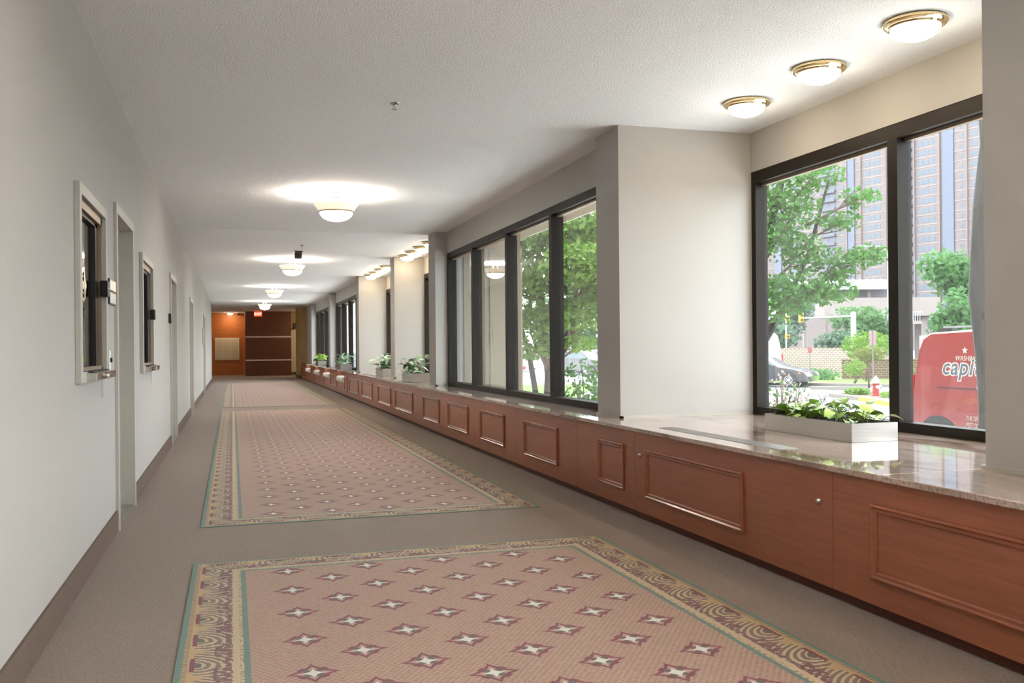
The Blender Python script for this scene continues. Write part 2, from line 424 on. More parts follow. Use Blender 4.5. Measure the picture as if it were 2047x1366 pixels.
# carpet panels
for nm, y0, y1, lab in (('a', -6.5, 5.235, 'patterned carpet panel with star motifs nearest the viewer'), ('b', 6.29, 18.1, 'long star-patterned carpet panel in the middle of the corridor'), ('c', 19.2, 33.4, 'farthest star-patterned carpet panel before the end wall')):
    L = y1 - y0
    yo = (4.897 - y0) if nm == 'a' else (0.36)
    o = MB().box(0, 2.315, 0, L, 0.0, 0.004).build('carpet_panel', rug_mat('star_carpet_' + nm, 2.315, L, yo), loc=(-0.208, y0, 0.0))
    tag(o, lab, 'rug', 'star-patterned carpet panels')

# ------------------------------------------------------------------ windows
def window(n, xp, a, b_, muls, label, fw=0.075, dep=0.13):
    r = empty('window_%d' % n, (xp, a, ZT), label, 'window', kind='structure')
    def part(nm, x0, x1, y0, y1, z0, z1, m):
        return MB().box(x0 - xp, x1 - xp, y0 - a, y1 - a, z0 - ZT, z1 - ZT).build(nm, m, r)
    z0, z1 = ZT, ZH
    part('head_rail', xp + 0.005, xp + dep, a, b_, z1 - fw, z1, M['bronze'])
    part('sill_rail', xp + 0.005, xp + dep, a, b_, z0, z0 + 0.06, M['bronze'])
    part('glazing_stop', xp + 0.06, xp + dep - 0.02, a, b_, z1 - fw - 0.022, z1 - fw, M['bronze2'])
    edges = [a] + muls + [b_]
    for i, y in enumerate(edges):
        if i == 0: y0, y1 = a, a + 0.06
        elif i == len(edges) - 1: y0, y1 = b_ - 0.06, b_
        else: y0, y1 = y - fw / 2, y + fw / 2
        part('jamb' if i in (0, len(edges) - 1) else 'mullion', xp + 0.005, xp + dep, y0, y1, z0 + 0.06, z1 - fw, M['bronze'])
    for i in range(len(edges) - 1):
        part('pane', xp + 0.085, xp + 0.089, edges[i] + 0.03, edges[i + 1] - 0.03, z0 + 0.05, z1 - fw + 0.01, M['glass'])
    return r
window(1, 3.30, -7.9, 2.25, [-6.4, -4.9, -3.4, -1.9, -0.4, 1.0], 'long bronze-framed window behind the viewer')
window(2, 3.93, 3.235, 6.45, [4.82], 'tall two-pane bay window in a dark bronze frame', 0.09, 0.11)
window(3, 2.97, 6.90, 13.05, [8.53, 10.06, 11.62], 'long four-pane window between two piers, bronze frame')
window(4, 3.40, 13.52, 16.85, [15.15], 'bay window mostly hidden behind the second pier')
window(5, 3.43, 17.30, 21.45, [19.4], 'bay window of the farther recess past the planters')
window(6, 2.97, 21.90, 28.0, [23.43, 24.95, 26.48], 'narrow-looking far window behind the small planter')
window(7, 2.97, 28.45, 34.75, [30.0, 31.6, 33.2], 'farthest bronze-framed window by the tan column')

# ------------------------------------------------------------------ window bench: cabinets, granite top, cushions
XF = 2.575
NOTCH = [(22.5, 23.86), (26.0, 27.45), (29.15, 30.7), (32.6, 34.3)]
DEP = 0.22
mb = MB()
segs = [(-7.9, 2.25, 3.32), (2.25, 3.235, 3.2), (3.235, 6.45, 3.95), (6.45, 6.9, 3.0), (6.9, 13.05, 2.99), (13.05, 13.52, 3.0), (13.52, 16.85, 3.42), (16.85, 17.3, 3.0), (17.3, 21.45, 3.45), (21.45, 22.5, 2.99)]
for a, b_, xp in segs: mb.box(2.555, xp, a, b_, ZT - 0.027, ZT)
t = 22.5
for a, b_ in NOTCH:
    if a > t: mb.box(2.555, 2.99, t, a, ZT - 0.027, ZT)
    mb.box(XF + DEP, 2.99, a, b_, ZT - 0.027, ZT); t = b_
mb.box(2.555, 2.99, t, 37.18, ZT - 0.027, ZT)
o = mb.build('granite_countertop', M['granite'], bevel=0.004); tag(o, 'polished brown granite top running along the whole window bench', 'countertop')

def moulding(y0, y1, z0, z1, x):
    loops = [(0, 0), (0, 0.012), (0.010, 0.017), (0.018, 0.010), (0.030, 0.010), (0.036, 0.003), (0.036, 0)]
    vs = []; fs = []
    for ins, hgt in loops:
        vs += [(x - hgt, y0 + ins, z0 + ins), (x - hgt, y1 - ins, z0 + ins), (x - hgt, y1 - ins, z1 - ins), (x - hgt, y0 + ins, z1 - ins)]
    for k in range(len(loops) - 1):
        for i in range(4):
            j = (i + 1) % 4; fs.append((k * 4 + i, k * 4 + j, k * 4 + 4 + j, k * 4 + 4 + i))
    return MB().add(vs, fs)

UNITS = [(1.05, 3.564, [(1.35, 3.30)], [], 'cherry bench cabinet nearest the viewer at the right edge'),
         (3.564, 5.70, [(4.314, 5.525)], [3.665, 5.615], 'cherry bench cabinet with two lock knobs under the big planter'),
         (5.70, 6.78, [(5.87, 6.332)], [], 'cherry bench cabinet with the smallest square moulding'),
         (6.78, 8.47, [(7.225, 8.141)], [], 'cherry bench cabinet just past the near pier'),
         (8.47, 10.0, [(8.794, 9.717)], [], 'second cherry bench cabinet past the near pier'),
         (10.0, 11.55, [(10.272, 11.294)], [], 'third cherry bench cabinet past the near pier'),
         (11.55, 13.35, [(11.817, 12.835)], [], 'cherry bench cabinet just nearer than the second pier'),
         (13.35, 15.43, [(13.662, 15.17)], [13.43, 15.27], 'cherry bench cabinet with two knobs below the second planter'),
         (15.43, 17.45, [(15.661, 17.064)], [], 'cherry bench cabinet between the second and third planters'),
         (17.45, 19.56, [(17.826, 19.329)], [], 'cherry bench cabinet below the third planter'),
         (19.56, 22.5, [(19.885, 21.5), (21.9, 22.4)], [], 'cherry bench cabinet next to the first seat recess'),
         (23.86, 26.0, [(24.15, 25.7)], [], 'cherry bench cabinet between the first and second seat recesses'),
         (27.45, 29.15, [(27.7, 28.9)], [], 'cherry bench cabinet between the second and third seat recesses'),
         (30.7, 32.6, [(30.95, 32.3)], [], 'cherry bench cabinet between the third and fourth seat recesses'),
         (34.3, 37.18, [(34.6, 36.8)], [], 'farthest cherry bench cabinet against the tan column'),
         (-7.9, 1.05, [(-1.2, 0.75)], [], 'cherry bench cabinet run behind the viewer')]
for a, b_, pans, knobs, lab in UNITS:
    r = empty('bench_cabinet', (XF, a, 0), lab, 'cabinet', 'cherry bench cabinets under the windows')
    def part(nm, m_, mat, **k): 
        ob = m_.build(nm, mat, r, **k)
        for v in ob.data.vertices: v.co -= Vector((XF, a, 0))
        return ob
    part('body', MB().box(XF + 0.02, 2.90, a + 0.001, b_ - 0.001, 0.05, ZT - 0.028), M['cherry'])
    part('front_panel', MB().box(XF, XF + 0.019, a + 0.0015, b_ - 0.0015, 0.048, ZT - 0.0275), M['cherry'], bevel=0.001)
    part('kick_plate', MB().box(XF + 0.022, XF + 0.04, a + 0.0005, b_ - 0.0005, 0.004, 0.0475), M['kick'])
    for p0, p1 in pans:
        part('panel_moulding', moulding(p0, p1, 0.158, 0.475, XF), M['cherrym'])
    for y in knobs:
        k_ = part('lock_knob', MB().lathe([(0.0, -0.016), (0.006, -0.016), (0.0105, -0.013), (0.0115, -0.004), (0.015, -0.003), (0.015, 0.0), (0, 0)], 20, (XF, y, 0.427), 'x'), M['polsteel'], smooth=True)
        k_['label'] = 'chrome lock knob'

for i, (a, b_) in enumerate(NOTCH):
    r = empty('cushioned_bench', (XF, a, 0), ['white cushioned seat recess in the bench nearest the viewer', 'second white cushioned seat recess along the bench', 'third white cushioned seat recess along the bench', 'farthest white cushioned seat recess by the tan column'][i], 'bench', 'white bench seats')
    def part(nm, m_, mat, **k):
        ob = m_.build(nm, mat, r, **k)
        for v in ob.data.vertices: v.co -= Vector((XF, a, 0))
        return ob
    part('base', MB().box(XF, XF + DEP, a, b_, 0.05, 0.33), M['cherry'])
    part('kick_plate', MB().box(XF + 0.022, XF + 0.04, a, b_, 0.004, 0.05), M['kick'])
    part('back_panel', MB().box(XF + DEP, 2.90, a, b_, 0.05, ZT - 0.028), M['cherry'])
    prof = [(XF + DEP - 0.002, 0.332), (XF - 0.01, 0.332), (XF - 0.045, 0.345), (XF - 0.062, 0.385), (XF - 0.055, 0.43), (XF - 0.03, 0.462), (XF, 0.47), (XF + DEP - 0.002, 0.47)]
    part('cushion', MB().prism(prof, a + 0.01, b_ - 0.01, 'y'), M['white'], bevel=0.008)

# slotted vents let into the granite
def vent(x0, x1, a, b_, lab, n):
    r = empty('counter_vent', (x0, a, ZT), lab, 'vent', 'slotted vents in the granite top')
    def part(nm, m_, mat):
        ob = m_.build(nm, mat, r)
        for v in ob.data.vertices: v.co -= Vector((x0, a, ZT))
    part('backing', MB().box(x0, x1, a, b_, ZT, ZT + 0.0008), M['black'])
    f = MB(); f.box(x0 - 0.006, x0, a - 0.006, b_ + 0.006, ZT, ZT + 0.003); f.box(x1, x1 + 0.006, a - 0.006, b_ + 0.006, ZT, ZT + 0.003)
    f.box(x0, x1, a - 0.006, a, ZT, ZT + 0.003); f.box(x0, x1, b_, b_ + 0.006, ZT, ZT + 0.003)
    part('rim', f, M['steel'])
    for i in range(n):
        x = x0 + (i + 0.5) * (x1 - x0) / n
        part('slat', MB().box(x - 0.0028, x + 0.0028, a, b_, ZT + 0.0006, ZT + 0.003), M['steel'])
    k = int((b_ - a) / 0.35)
    for i in range(1, k + 1):
        y = a + i * (b_ - a) / (k + 1)
        part('crossbar', MB().box(x0, x1, y - 0.004, y + 0.004, ZT + 0.0006, ZT + 0.0032), M['steel'])
vent(2.71, 2.81, 4.19, 5.59, 'long slotted metal vent in the granite beside the big planter', 9)
vent(2.60, 2.665, 13.9, 15.4, 'slotted metal vent in the granite beside the second planter', 5)
vent(2.66, 2.74, 18.2, 20.0, 'slotted metal vent in the granite beside the third planter', 5)
vent(2.80, 2.92, 22.2, 23.7, 'slotted metal vent in the granite near the first seat recess', 5)

# ------------------------------------------------------------------ planters
def leafmat(name, a, b_, rough=0.35):
    m, nt, b = new_mat(name); setp(b, rough=rough, spec=0.5)
    oi = nt.nodes.new('ShaderNodeObjectInfo'); nz = nt.nodes.new('ShaderNodeTexNoise'); nz.inputs['Scale'].default_value = 18
    tc = nt.nodes.new('ShaderNodeTexCoord'); nt.links.new(tc.outputs['Object'], nz.inputs['Vector'])
    ad = nt.nodes.new('ShaderNodeMath'); ad.operation = 'MULTIPLY_ADD'; ad.inputs[1].default_value = 0.6
    nt.links.new(nz.outputs[0], ad.inputs[0]); 
    sc = nt.nodes.new('ShaderNodeMath'); sc.operation = 'MULTIPLY'; sc.inputs[1].default_value = 0.5; nt.links.new(oi.outputs['Random'], sc.inputs[0]); nt.links.new(sc.outputs[0], ad.inputs[2])
    r = nt.nodes.new('ShaderNodeValToRGB'); r.color_ramp.elements[0].color = (*lin(a), 1); r.color_ramp.elements[1].color = (*lin(b_), 1)
    r.color_ramp.elements[0].position = 0.2; r.color_ramp.elements[1].position = 0.75
    nt.links.new(ad.outputs[0], r.inputs[0]); nt.links.new(r.outputs[0], b.inputs['Base Color'])
    return m
M['pothos'] = leafmat('pothos_leaf', (86, 138, 48), (186, 214, 108))
M['lily'] = leafmat('variegated_leaf', (44, 92, 44), (176, 204, 170))
M['stem'] = simple('plant_stem', (92, 108, 62), 0.6)
M['drystem'] = simple('dry_vine', (84, 70, 50), 0.8)

def leaf_mesh(name, mat, heart=True, fold=0.25, droop=0.35):
    pts = [(0, 0), (0.22, -0.1), (0.42, 0.05), (0.47, 0.3), (0.36, 0.58), (0.18, 0.82), (0, 1.0)] if heart else [(0, 0), (0.1, 0.1), (0.19, 0.32), (0.2, 0.5), (0.15, 0.72), (0.06, 0.9), (0, 1.0)]
    vs = []; fs = []
    def z(x, y): return fold * abs(x) - droop * y * y
    n = len(pts)
    for x, y in pts: vs.append((0, y if y > 0 else 0, z(0, y)))
    for x, y in pts: vs.append((x, y, z(x, y)))
    for x, y in pts: vs.append((-x, y, z(x, y)))
    for i in range(n - 1):
        fs.append((i, n + i, n + i + 1, i + 1)); fs.append((i, i + 1, 2 * n + i + 1, 2 * n + i))
    m = MB().add(vs, fs); return m.mesh(name, mat, smooth=True)
LEAF_A = leaf_mesh('leaf', M['pothos']); LEAF_B = leaf_mesh('leaf', M['lily'], False, 0.2, 0.5)

def planter(x0, x1, a, b_, h, label, nleaf, lm, size, hgt, seed, bare=0.0):
    rnd = random.Random(seed)
    cx, cy = (x0 + x1) / 2, (a + b_) / 2; w, l = (x1 - x0) / 2, (b_ - a) / 2
    r = empty('planter', (cx, cy, ZT), label, 'planter', 'steel planter boxes on the granite top')
    t = 0.006; f = MB()
    f.box(-w, w, -l, -l + t, 0.001, h); f.box(-w, w, l - t, l, 0.001, h); f.box(-w, -w + t, -l + t, l - t, 0.001, h); f.box(w - t, w, -l + t, l - t, 0.001, h); f.box(-w + t, w - t, -l + t, l - t, 0.001, 0.006)
    f.build('box', M['steel'], r)
    so = MB(); N = 6
    vs = [(-w + t + (2 * w - 2 * t) * i / N, -l + t + (2 * l - 2 * t) * j / 14, h * 0.8 + rnd.uniform(-0.006, 0.008)) for j in range(15) for i in range(N + 1)]
    so.add(vs, [(j * (N + 1) + i, j * (N + 1) + i + 1, (j + 1) * (N + 1) + i + 1, (j + 1) * (N + 1) + i) for j in range(14) for i in range(N)])
    so.build('soil', M['soil'], r, smooth=True)
    st = MB()
    for i in range(nleaf):
        ux = rnd.uniform(-0.85, 0.85) * w; uy = rnd.uniform(-0.92, 0.92) * l
        far = (uy + l) / (2 * l)
        z = h + rnd.uniform(0.0, 1.0) ** 1.2 * hgt * (1 - bare * far * 0.6)
        s = size * rnd.uniform(0.6, 1.15)
        o = bpy.data.objects.new('leaf', lm); link(o, r)
        ax = ux + rnd.uniform(-0.06, 0.06); ay = uy + rnd.uniform(-0.06, 0.06)
        o.location = (ax, ay, z)
        o.rotation_euler = (rnd.uniform(-0.2, 1.0), rnd.uniform(-0.5, 0.5), rnd.uniform(0, 2 * pi)); o.scale = (s, s, s)
        m1 = ((ux * 0.7 + ax) / 2 + rnd.uniform(-.02, .02), (uy + ay) / 2 + rnd.uniform(-.02, .02), (h * 0.8 + z) / 2 + 0.02)
        st.tube([(ux * 0.7, uy, h * 0.78), m1, (ax, ay, z)], 0.0022, 5)
    st.build('stems', M['stem'], r, smooth=True)
    if bare:
        vn = MB()
        for i in range(46):
            p = Vector((rnd.uniform(-0.7, 0.7) * w, rnd.uniform(-0.1, 0.95) * l, h * 0.85)); pts = [p.copy()]
            d = Vector((rnd.uniform(-1, 1) * 0.4, rnd.uniform(-1, 1), rnd.uniform(0.2, 1.0)))
            for k in range(5):
                p = p + d.normalized() * 0.035; d += Vector((rnd.uniform(-.5, .5), rnd.uniform(-.5, .5), rnd.uniform(-0.7, 0.35)))
                p.z = max(p.z, h * 0.83); p.x = max(-w * 0.95, min(w * 0.95, p.x)); pts.append(p.copy())
            vn.tube(pts, 0.0018, 4)
        vn.build('vines', M['drystem'], r, smooth=True)
    return r
planter(3.262, 3.565, 4.34, 5.21, 0.105, 'largest steel planter with broad-leaved vine beside the bay window', 120, LEAF_A, 0.075, 0.12, 3, 1.0)
planter(2.69, 2.98, 14.35, 15.25, 0.15, 'steel planter with leafy plant just past the second pier', 75, LEAF_B, 0.17, 0.22, 4)
planter(2.80, 3.08, 18.0, 18.9, 0.15, 'steel planter with pale variegated leaves past the third pier', 65, LEAF_B, 0.20, 0.26, 5)
planter(2.66, 2.95, 24.05, 24.95, 0.15, 'small-looking steel planter between the far windows', 55, LEAF_B, 0.18, 0.22, 6)
planter(2.68, 2.95, 30.85, 31.7, 0.15, 'farthest steel planter near the tan column', 50, LEAF_A, 0.14, 0.18, 8)

# ------------------------------------------------------------------ doors and service windows on the left wall
def door(n, a, b_, z1, label, depth=0.11):
    r = empty('door_%d' % n, (XL, a, 0), label, 'door', kind='structure')
    def part(nm, m_, mat, par=None, **k):
        ob = m_.build(nm, mat, par or r, **k)
        for v in ob.data.vertices: v.co -= Vector((XL, a, 0))
        return ob
    cw = 0.052; pr = 0.02
    part('casing', MB().box(XL, XL + pr, a - cw, a, 0, z1 + cw), M['casing'])
    part('casing', MB().box(XL, XL + pr, b_, b_ + cw, 0, z1 + cw), M['casing'])
    part('casing_head', MB().box(XL, XL + pr, a, b_, z1, z1 + cw), M['casing'])
    j = MB(); j.box(XL - depth - 0.03, XL + pr, a, a + 0.012, 0, z1); j.box(XL - depth - 0.03, XL + pr, b_ - 0.012, b_, 0, z1); j.box(XL - depth - 0.03, XL + pr, a, b_, z1 - 0.012, z1)
    j.box(XL - depth, XL - depth + 0.035, b_ - 0.03, b_ - 0.012, 0, z1); j.box(XL - depth, XL - depth + 0.035, a + 0.012, a + 0.03, 0, z1); j.box(XL - depth, XL - depth + 0.035, a, b_, z1 - 0.03, z1 - 0.012)
    part('jamb', j, M['casing'])
    part('threshold', MB().box(XL - depth, XL, a + 0.012, b_ - 0.012, 0.001, 0.012), M['steel'])
    lf = part('leaf', MB().box(XL - depth - 0.045, XL - depth, a + 0.013, b_ - 0.013, 0.013, z1 - 0.013), M['doorpaint'])
    y = a + 0.09
    h = part('handle', MB().lathe([(0, 0.0), (0.03, 0.0), (0.03, 0.008), (0.011, 0.012), (0.011, 0.04), (0.024, 0.048), (0.027, 0.06), (0.018, 0.072), (0, 0.075)], 20, (XL - depth, y, 1.0), 'x'), M['bronze2'], lf, smooth=True)
    return r
door(1, 6.39, 7.37, 2.04, 'recessed pale door between the two service windows')
door(2, 11.82, 12.93, 2.03, 'recessed pale door past the second service window')
door(3, 17.25, 18.30, 2.03, 'recessed pale door in the middle of the far left wall', 0.08)
door(4, 25.15, 26.2, 2.03, 'farthest recessed pale door near the corridor end', 0.08)

def service_window(n, a, b_, z0, z1, label):
    r = empty('service_window', (XL, a, z0), label, 'window', 'service windows in the left wall')
    def part(nm, m_, mat, par=None, **k):
        ob = m_.build(nm, mat, par or r, **k)
        for v in ob.data.vertices: v.co -= Vector((XL, a, z0))
        return ob
    cw = 0.055; pr = 0.028
    part('casing', MB().box(XL, XL + pr, a - cw, a, z0 - cw, z1 + cw), M['casing'], bevel=0.003)
    part('casing', MB().box(XL, XL + pr, b_, b_ + cw, z0 - cw, z1 + cw), M['casing'], bevel=0.003)
    part('casing', MB().box(XL, XL + pr, a, b_, z1, z1 + cw), M['casing'], bevel=0.003)
    part('casing', MB().box(XL, XL + pr, a, b_, z0 - cw, z0), M['casing'], bevel=0.003)
    fw = 0.045
    for nm, bx in (('frame_rail', (a, b_, z1 - fw, z1)), ('frame_rail', (a, b_, z0, z0 + 0.02)), ('frame_stile', (a, a + fw, z0, z1)), ('frame_stile', (b_ - fw, b_, z0, z1))):
        part(nm, MB().box(XL - 0.055, XL + 0.006, *bx), M['bronze2'])
    for bx in ((a + fw, b_ - fw, z1 - fw - 0.02, z1 - fw), (b_ - fw - 0.10, b_ - fw, z0 + 0.02, z1 - fw), (a + fw, a + fw + 0.03, z0 + 0.02, z1 - fw)):
        part('sash', MB().box(XL - 0.05, XL - 0.012, *bx), M['black'])
    part('pane', MB().box(XL - 0.034, XL - 0.03, a + fw, b_ - fw, z0 + 0.02, z1 - fw), M['boothglass'])
    # deal tray
    ty0, ty1 = a + 0.10, b_ - 0.03
    tr = part('tray', MB().prism([(XL + 0.001, z0 - 0.052), (XL + 0.075, z0 - 0.045), (XL + 0.078, z0 - 0.006), (XL + 0.001, z0 - 0.004)], ty0, ty1, 'y'), M['polsteel'], bevel=0.003)
    part('dish', MB().box(XL - 0.02, XL + 0.05, ty0 + 0.06, ty1 - 0.05, z0 - 0.004, z0 + 0.0015), M['black'], tr)
    part('lock', MB().lathe([(0, 0.008), (0.010, 0.008), (0.014, 0.0), (0, 0)], 18, (XL + 0.077, (ty0 + ty1) / 2 + 0.05, z0 - 0.026), 'x'), M['steel'], tr, smooth=True)
    part('pull', MB().lathe([(0.012, 0.0), (0.016, 0.012), (0.020, 0.012), (0.016, 0.0)], 18, (XL + 0.077, (ty0 + ty1) / 2 - 0.05, z0 - 0.026), 'x'), M['steel'], tr, smooth=True)
    # intercom box on the frame, oval talk plate on the glass
    ib = part('intercom_box', MB().box(XL + 0.004, XL + 0.045, b_ - 0.085, b_ + 0.03, z0 + 0.41, z0 + 0.50), M['black'], bevel=0.004)
    part('label_strip', MB().box(XL + 0.045, XL + 0.0455, b_ - 0.06, b_ - 0.03, z0 + 0.455, z0 + 0.462), M['white'], ib)
    pc = (XL - 0.028, a + 0.26, z0 + 0.44)
    tp = part('talk_plate', MB().lathe([(0, 0), (0.095, 0), (0.095, 0.014), (0.088, 0.02), (0, 0.02)], 40, (pc[0], pc[1], pc[2]), 'x', sy=0.95), M['black'], smooth=False)
    pf = part('plate_face', MB().lathe([(0, 0.0), (0.09, 0), (0.088, 0.004), (0.08, 0.0045), (0.078, 0.003), (0, 0.003)], 40, (pc[0] + 0.02, pc[1], pc[2]), 'x'), M['brass'], tp)
    for dz, rr in ((0.055, 0.011), (0.03, 0.012), (-0.03, 0.008), (-0.055, 0.011)):
        part('grille_ring', MB().lathe([(rr - 0.004, 0), (rr - 0.004, 0.002), (rr, 0.002), (rr, 0)], 20, (pc[0] + 0.0232, pc[1], pc[2] + dz), 'x'), M['black'], tp)
    cd = MB().tube([(XL + 0.006, ty1 - 0.03, z0 - 0.055), (XL + 0.006, ty1 - 0.04, z0 - 0.12), (XL + 0.006, ty1 - 0.02, z0 - 0.165), (XL + 0.006, ty1, z0 - 0.12), (XL + 0.006, ty1 + 0.002, z0 - 0.05)], 0.0015, 5)
    part('cord', cd, M['casing'])
    return r
service_window(1, 4.86, 5.75, 1.045, 1.905, 'nearer service window with steel tray and oval talk plate')
service_window(2, 8.08, 9.07, 1.02, 1.89, 'farther service window with steel tray past the first door')

def wall_plate(name, y0, y1, z0, z1, mat, label, cat, extra=None, pr=0.012):
    r = empty(name, (XL, (y0 + y1) / 2, (z0 + z1) / 2), label, cat)
    hy, hz = (y1 - y0) / 2, (z1 - z0) / 2
    MB().box(0.0, pr, -hy, hy, -hz, hz).build('plate', mat, r, bevel=0.002)
    if extra: extra(r, hy, hz, pr)
    return r
def two_tiles(r, hy, hz, pr):
    for s in (-1, 1):
        MB().box(pr, pr + 0.006, -hy + 0.01, hy - 0.01, s * hz / 2 - hz / 2 + 0.006, s * hz / 2 + hz / 2 - 0.006).build('tile', M['steel'], r, bevel=0.002)
wall_plate('sign_plate', 6.02, 6.30, 1.43, 1.585, M['black'], 'double steel sign plate beside the nearest door', 'sign', two_tiles)
def toggle(r, hy, hz, pr): MB().box(pr, pr + 0.012, -0.006, 0.006, -0.012, 0.016).build('toggle', M['black'], r)
wall_plate('light_switch', 6.04, 6.11, 1.03, 1.15, M['white'], 'white switch plate between service window and nearest door', 'switch', toggle, 0.006)
def reader_led(r, hy, hz, pr): MB().box(pr, pr + 0.002, -0.01, 0.01, hz - 0.03, hz - 0.022).build('status_light', M['steel'], r)
wall_plate('card_reader', 11.55, 11.74, 1.47, 1.58, M['black'], 'small black card reader beside the second door', 'card reader', reader_led, 0.03)
wall_plate('door_sign', 24.4, 24.95, 1.28, 1.72, M['bronze2'], 'tall thin sign plate beside the farthest door', 'sign', two_tiles, 0.015)

# ------------------------------------------------------------------ ceiling lights
def dome_light(x, y, label, glass='domeglass'):
    r = empty('dome_light', (x, y, ZC), label, 'ceiling light', 'flush dome lights over the window bays')
    autosmooth(MB().lathe([(0, 0), (0.152, 0), (0.158, -0.006), (0.158, -0.018), (0.150, -0.027), (0.138, -0.030), (0.130, -0.040), (0.120, -0.040), (0.118, -0.02), (0, -0.02)], 48).build('brass_ring', M['brass'], r))
    prof = [(0.124 * cos(a * pi / 2 / 10), -0.036 - 0.066 * sin(a * pi / 2 / 10)) for a in range(11)]
    MB().lathe(prof, 40).build('glass_dome', M[glass], r, smooth=True)
    return r
NB = ['nearest', 'middle', 'farthest']
for i, y in enumerate((3.98, 4.80, 5.62)): dome_light(3.40, y, NB[i] + ' of three brass dome lights over the big bay window')
N4 = ['nearest', 'second', 'third', 'farthest']
for i, y in enumerate((14.35, 15.08, 15.80, 16.50)): dome_light(3.03, y, N4[i] + ' of four dome lights over the second bay')
for i, y in enumerate((18.7, 19.48, 20.27, 21.06)): dome_light(3.03, y, N4[i] + ' of four dome lights over the third bay')
for i, y in enumerate((-5.0, -2.6, -0.2, 1.6)): dome_light(3.0, y, N4[3 - i] + ' of four dome lights behind the viewer')
dome_light(-2.4, 40.5, 'dome light in the side space left of the corridor end', 'domebright')
dome_light(3.4, 41.3, 'added unseen dome light right of the dark partition', 'domebright')  # hidden lamp added to brighten the far end
dome_light(-1.7, 37.2, 'added unseen dome light round the left corner at the corridor end', 'domebright')  # out of view, put in to lift the dark lobby
dome_light(3.4, 39.8, 'second added unseen dome light right of the dark partition', 'domebright')  # extra unseen source for the end walls
dome_light(-0.08, 43.3, 'small dome light in front of the orange-brown end wall', 'domebright')

def bowl_light(x, y, label):
    r = empty('bowl_light', (x, y, ZC), label, 'ceiling light', 'hanging bowl lights down the corridor')
    autosmooth(MB().lathe([(0, 0), (0.078, 0), (0.078, -0.03), (0.07, -0.036), (0, -0.036)], 32).build('canopy', M['brass'], r))
    for s in (-1, 1):
        MB().tube([(s * 0.042, 0, -0.034), (s * 0.042, 0, -0.15)], 0.009, 12).build('rod', M['brass'], r, smooth=True)
    autosmooth(MB().lathe([(0.235, -0.110), (0.240, -0.112), (0.180, -0.192), (0.175, -0.190)], 48).build('bowl_rim', M['bowlrim'], r), 50)
    autosmooth(MB().lathe([(0.176, -0.186), (0.186, -0.188), (0.186, -0.204), (0.174, -0.204)], 48).build('brass_band', M['brass'], r))
    prof = [(0.176 * cos(a * pi / 2 / 10), -0.200 - 0.098 * sin(a * pi / 2 / 10)) for a in range(11)]
    MB().lathe(prof, 48).build('bowl_glass', M['bowlglass'], r, smooth=True)
    L = bpy.data.lights.new('bulb', 'POINT'); L.energy = UP_W; L.color = LAMP_COL; L.shadow_soft_size = 0.05
    lo = bpy.data.objects.new('bulb', L); link(lo, r); lo.location = (0, 0, -0.152)
    return r
for i, (y, lab) in enumerate(((10.1, 'nearest hanging bowl light, above the middle carpet'), (17.73, 'second hanging bowl light, by the ceiling camera'), (25.3, 'third hanging bowl light down the corridor'), (33.1, 'farthest hanging bowl light, near the exit sign'), (2.4, 'hanging bowl light above the viewer'), (-5.2, 'hanging bowl light far behind the viewer'))):
    bowl_light(1.085, y, lab)

def sprinkler(x, y, label):
    r = empty('sprinkler', (x, y, ZC), label, 'sprinkler', 'ceiling sprinklers')
    autosmooth(MB().lathe([(0, 0), (0.036, 0), (0.032, -0.006), (0.012, -0.012), (0.010, -0.02), (0, -0.02)], 24).build('escutcheon', M['polsteel'], r))
    MB().tube([(-0.010, 0, -0.018), (-0.013, 0, -0.03), (0, 0, -0.04)], 0.0025, 6).build('yoke', M['steel'], r)
    MB().tube([(0.010, 0, -0.018), (0.013, 0, -0.03), (0, 0, -0.04)], 0.0025, 6).build('yoke', M['steel'], r)
    MB().lathe([(0, -0.040), (0.018, -0.040), (0.018, -0.043), (0, -0.043)], 12).build('deflector', M['steel'], r)
sprinkler(1.075, 6.27, 'chrome sprinkler alone on the near ceiling')
sprinkler(1.09, 15.24, 'chrome sprinkler just nearer than the ceiling camera')

r = empty('ceiling_camera', (1.09, 16.18, ZC + 0.004), 'dark brown box-shaped camera hanging from the ceiling', 'camera')
MB().box(-0.075, 0.075, -0.05, 0.05, -0.012, 0).build('mounting_plate', M['black'], r)
MB().prism([(-0.062, -0.012), (0.062, -0.012), (0.058, -0.13), (-0.058, -0.13)], -0.05, 0.06, 'y').build('housing', simple('brown_housing', (74, 60, 48), 0.35), r, bevel=0.01)
MB().lathe([(0, -0.004), (0.03, -0.004), (0.036, 0.002), (0, 0.002)], 24, (0, -0.05, -0.075), 'y').build('lens', M['black'], r)

# ------------------------------------------------------------------ end of the corridor
r = empty('wood_partition', (1.52, 42.9, 0), 'dark walnut partition block with two pale horizontal strips', 'partition')
for nm, z0, z1 in (('panel', 0.0, 0.68), ('panel', 0.70, 1.70), ('panel', 1.72, ZC)):
    MB().box(-0.975, 0.975, -0.9, 0.95, z0, z1).build(nm, M['darkwood'], r)
for z in (0.69, 1.71): MB().box(-0.965, 0.985, -0.915, 0.9, z - 0.028, z + 0.028).build('trim_strip', M['trim'], r)

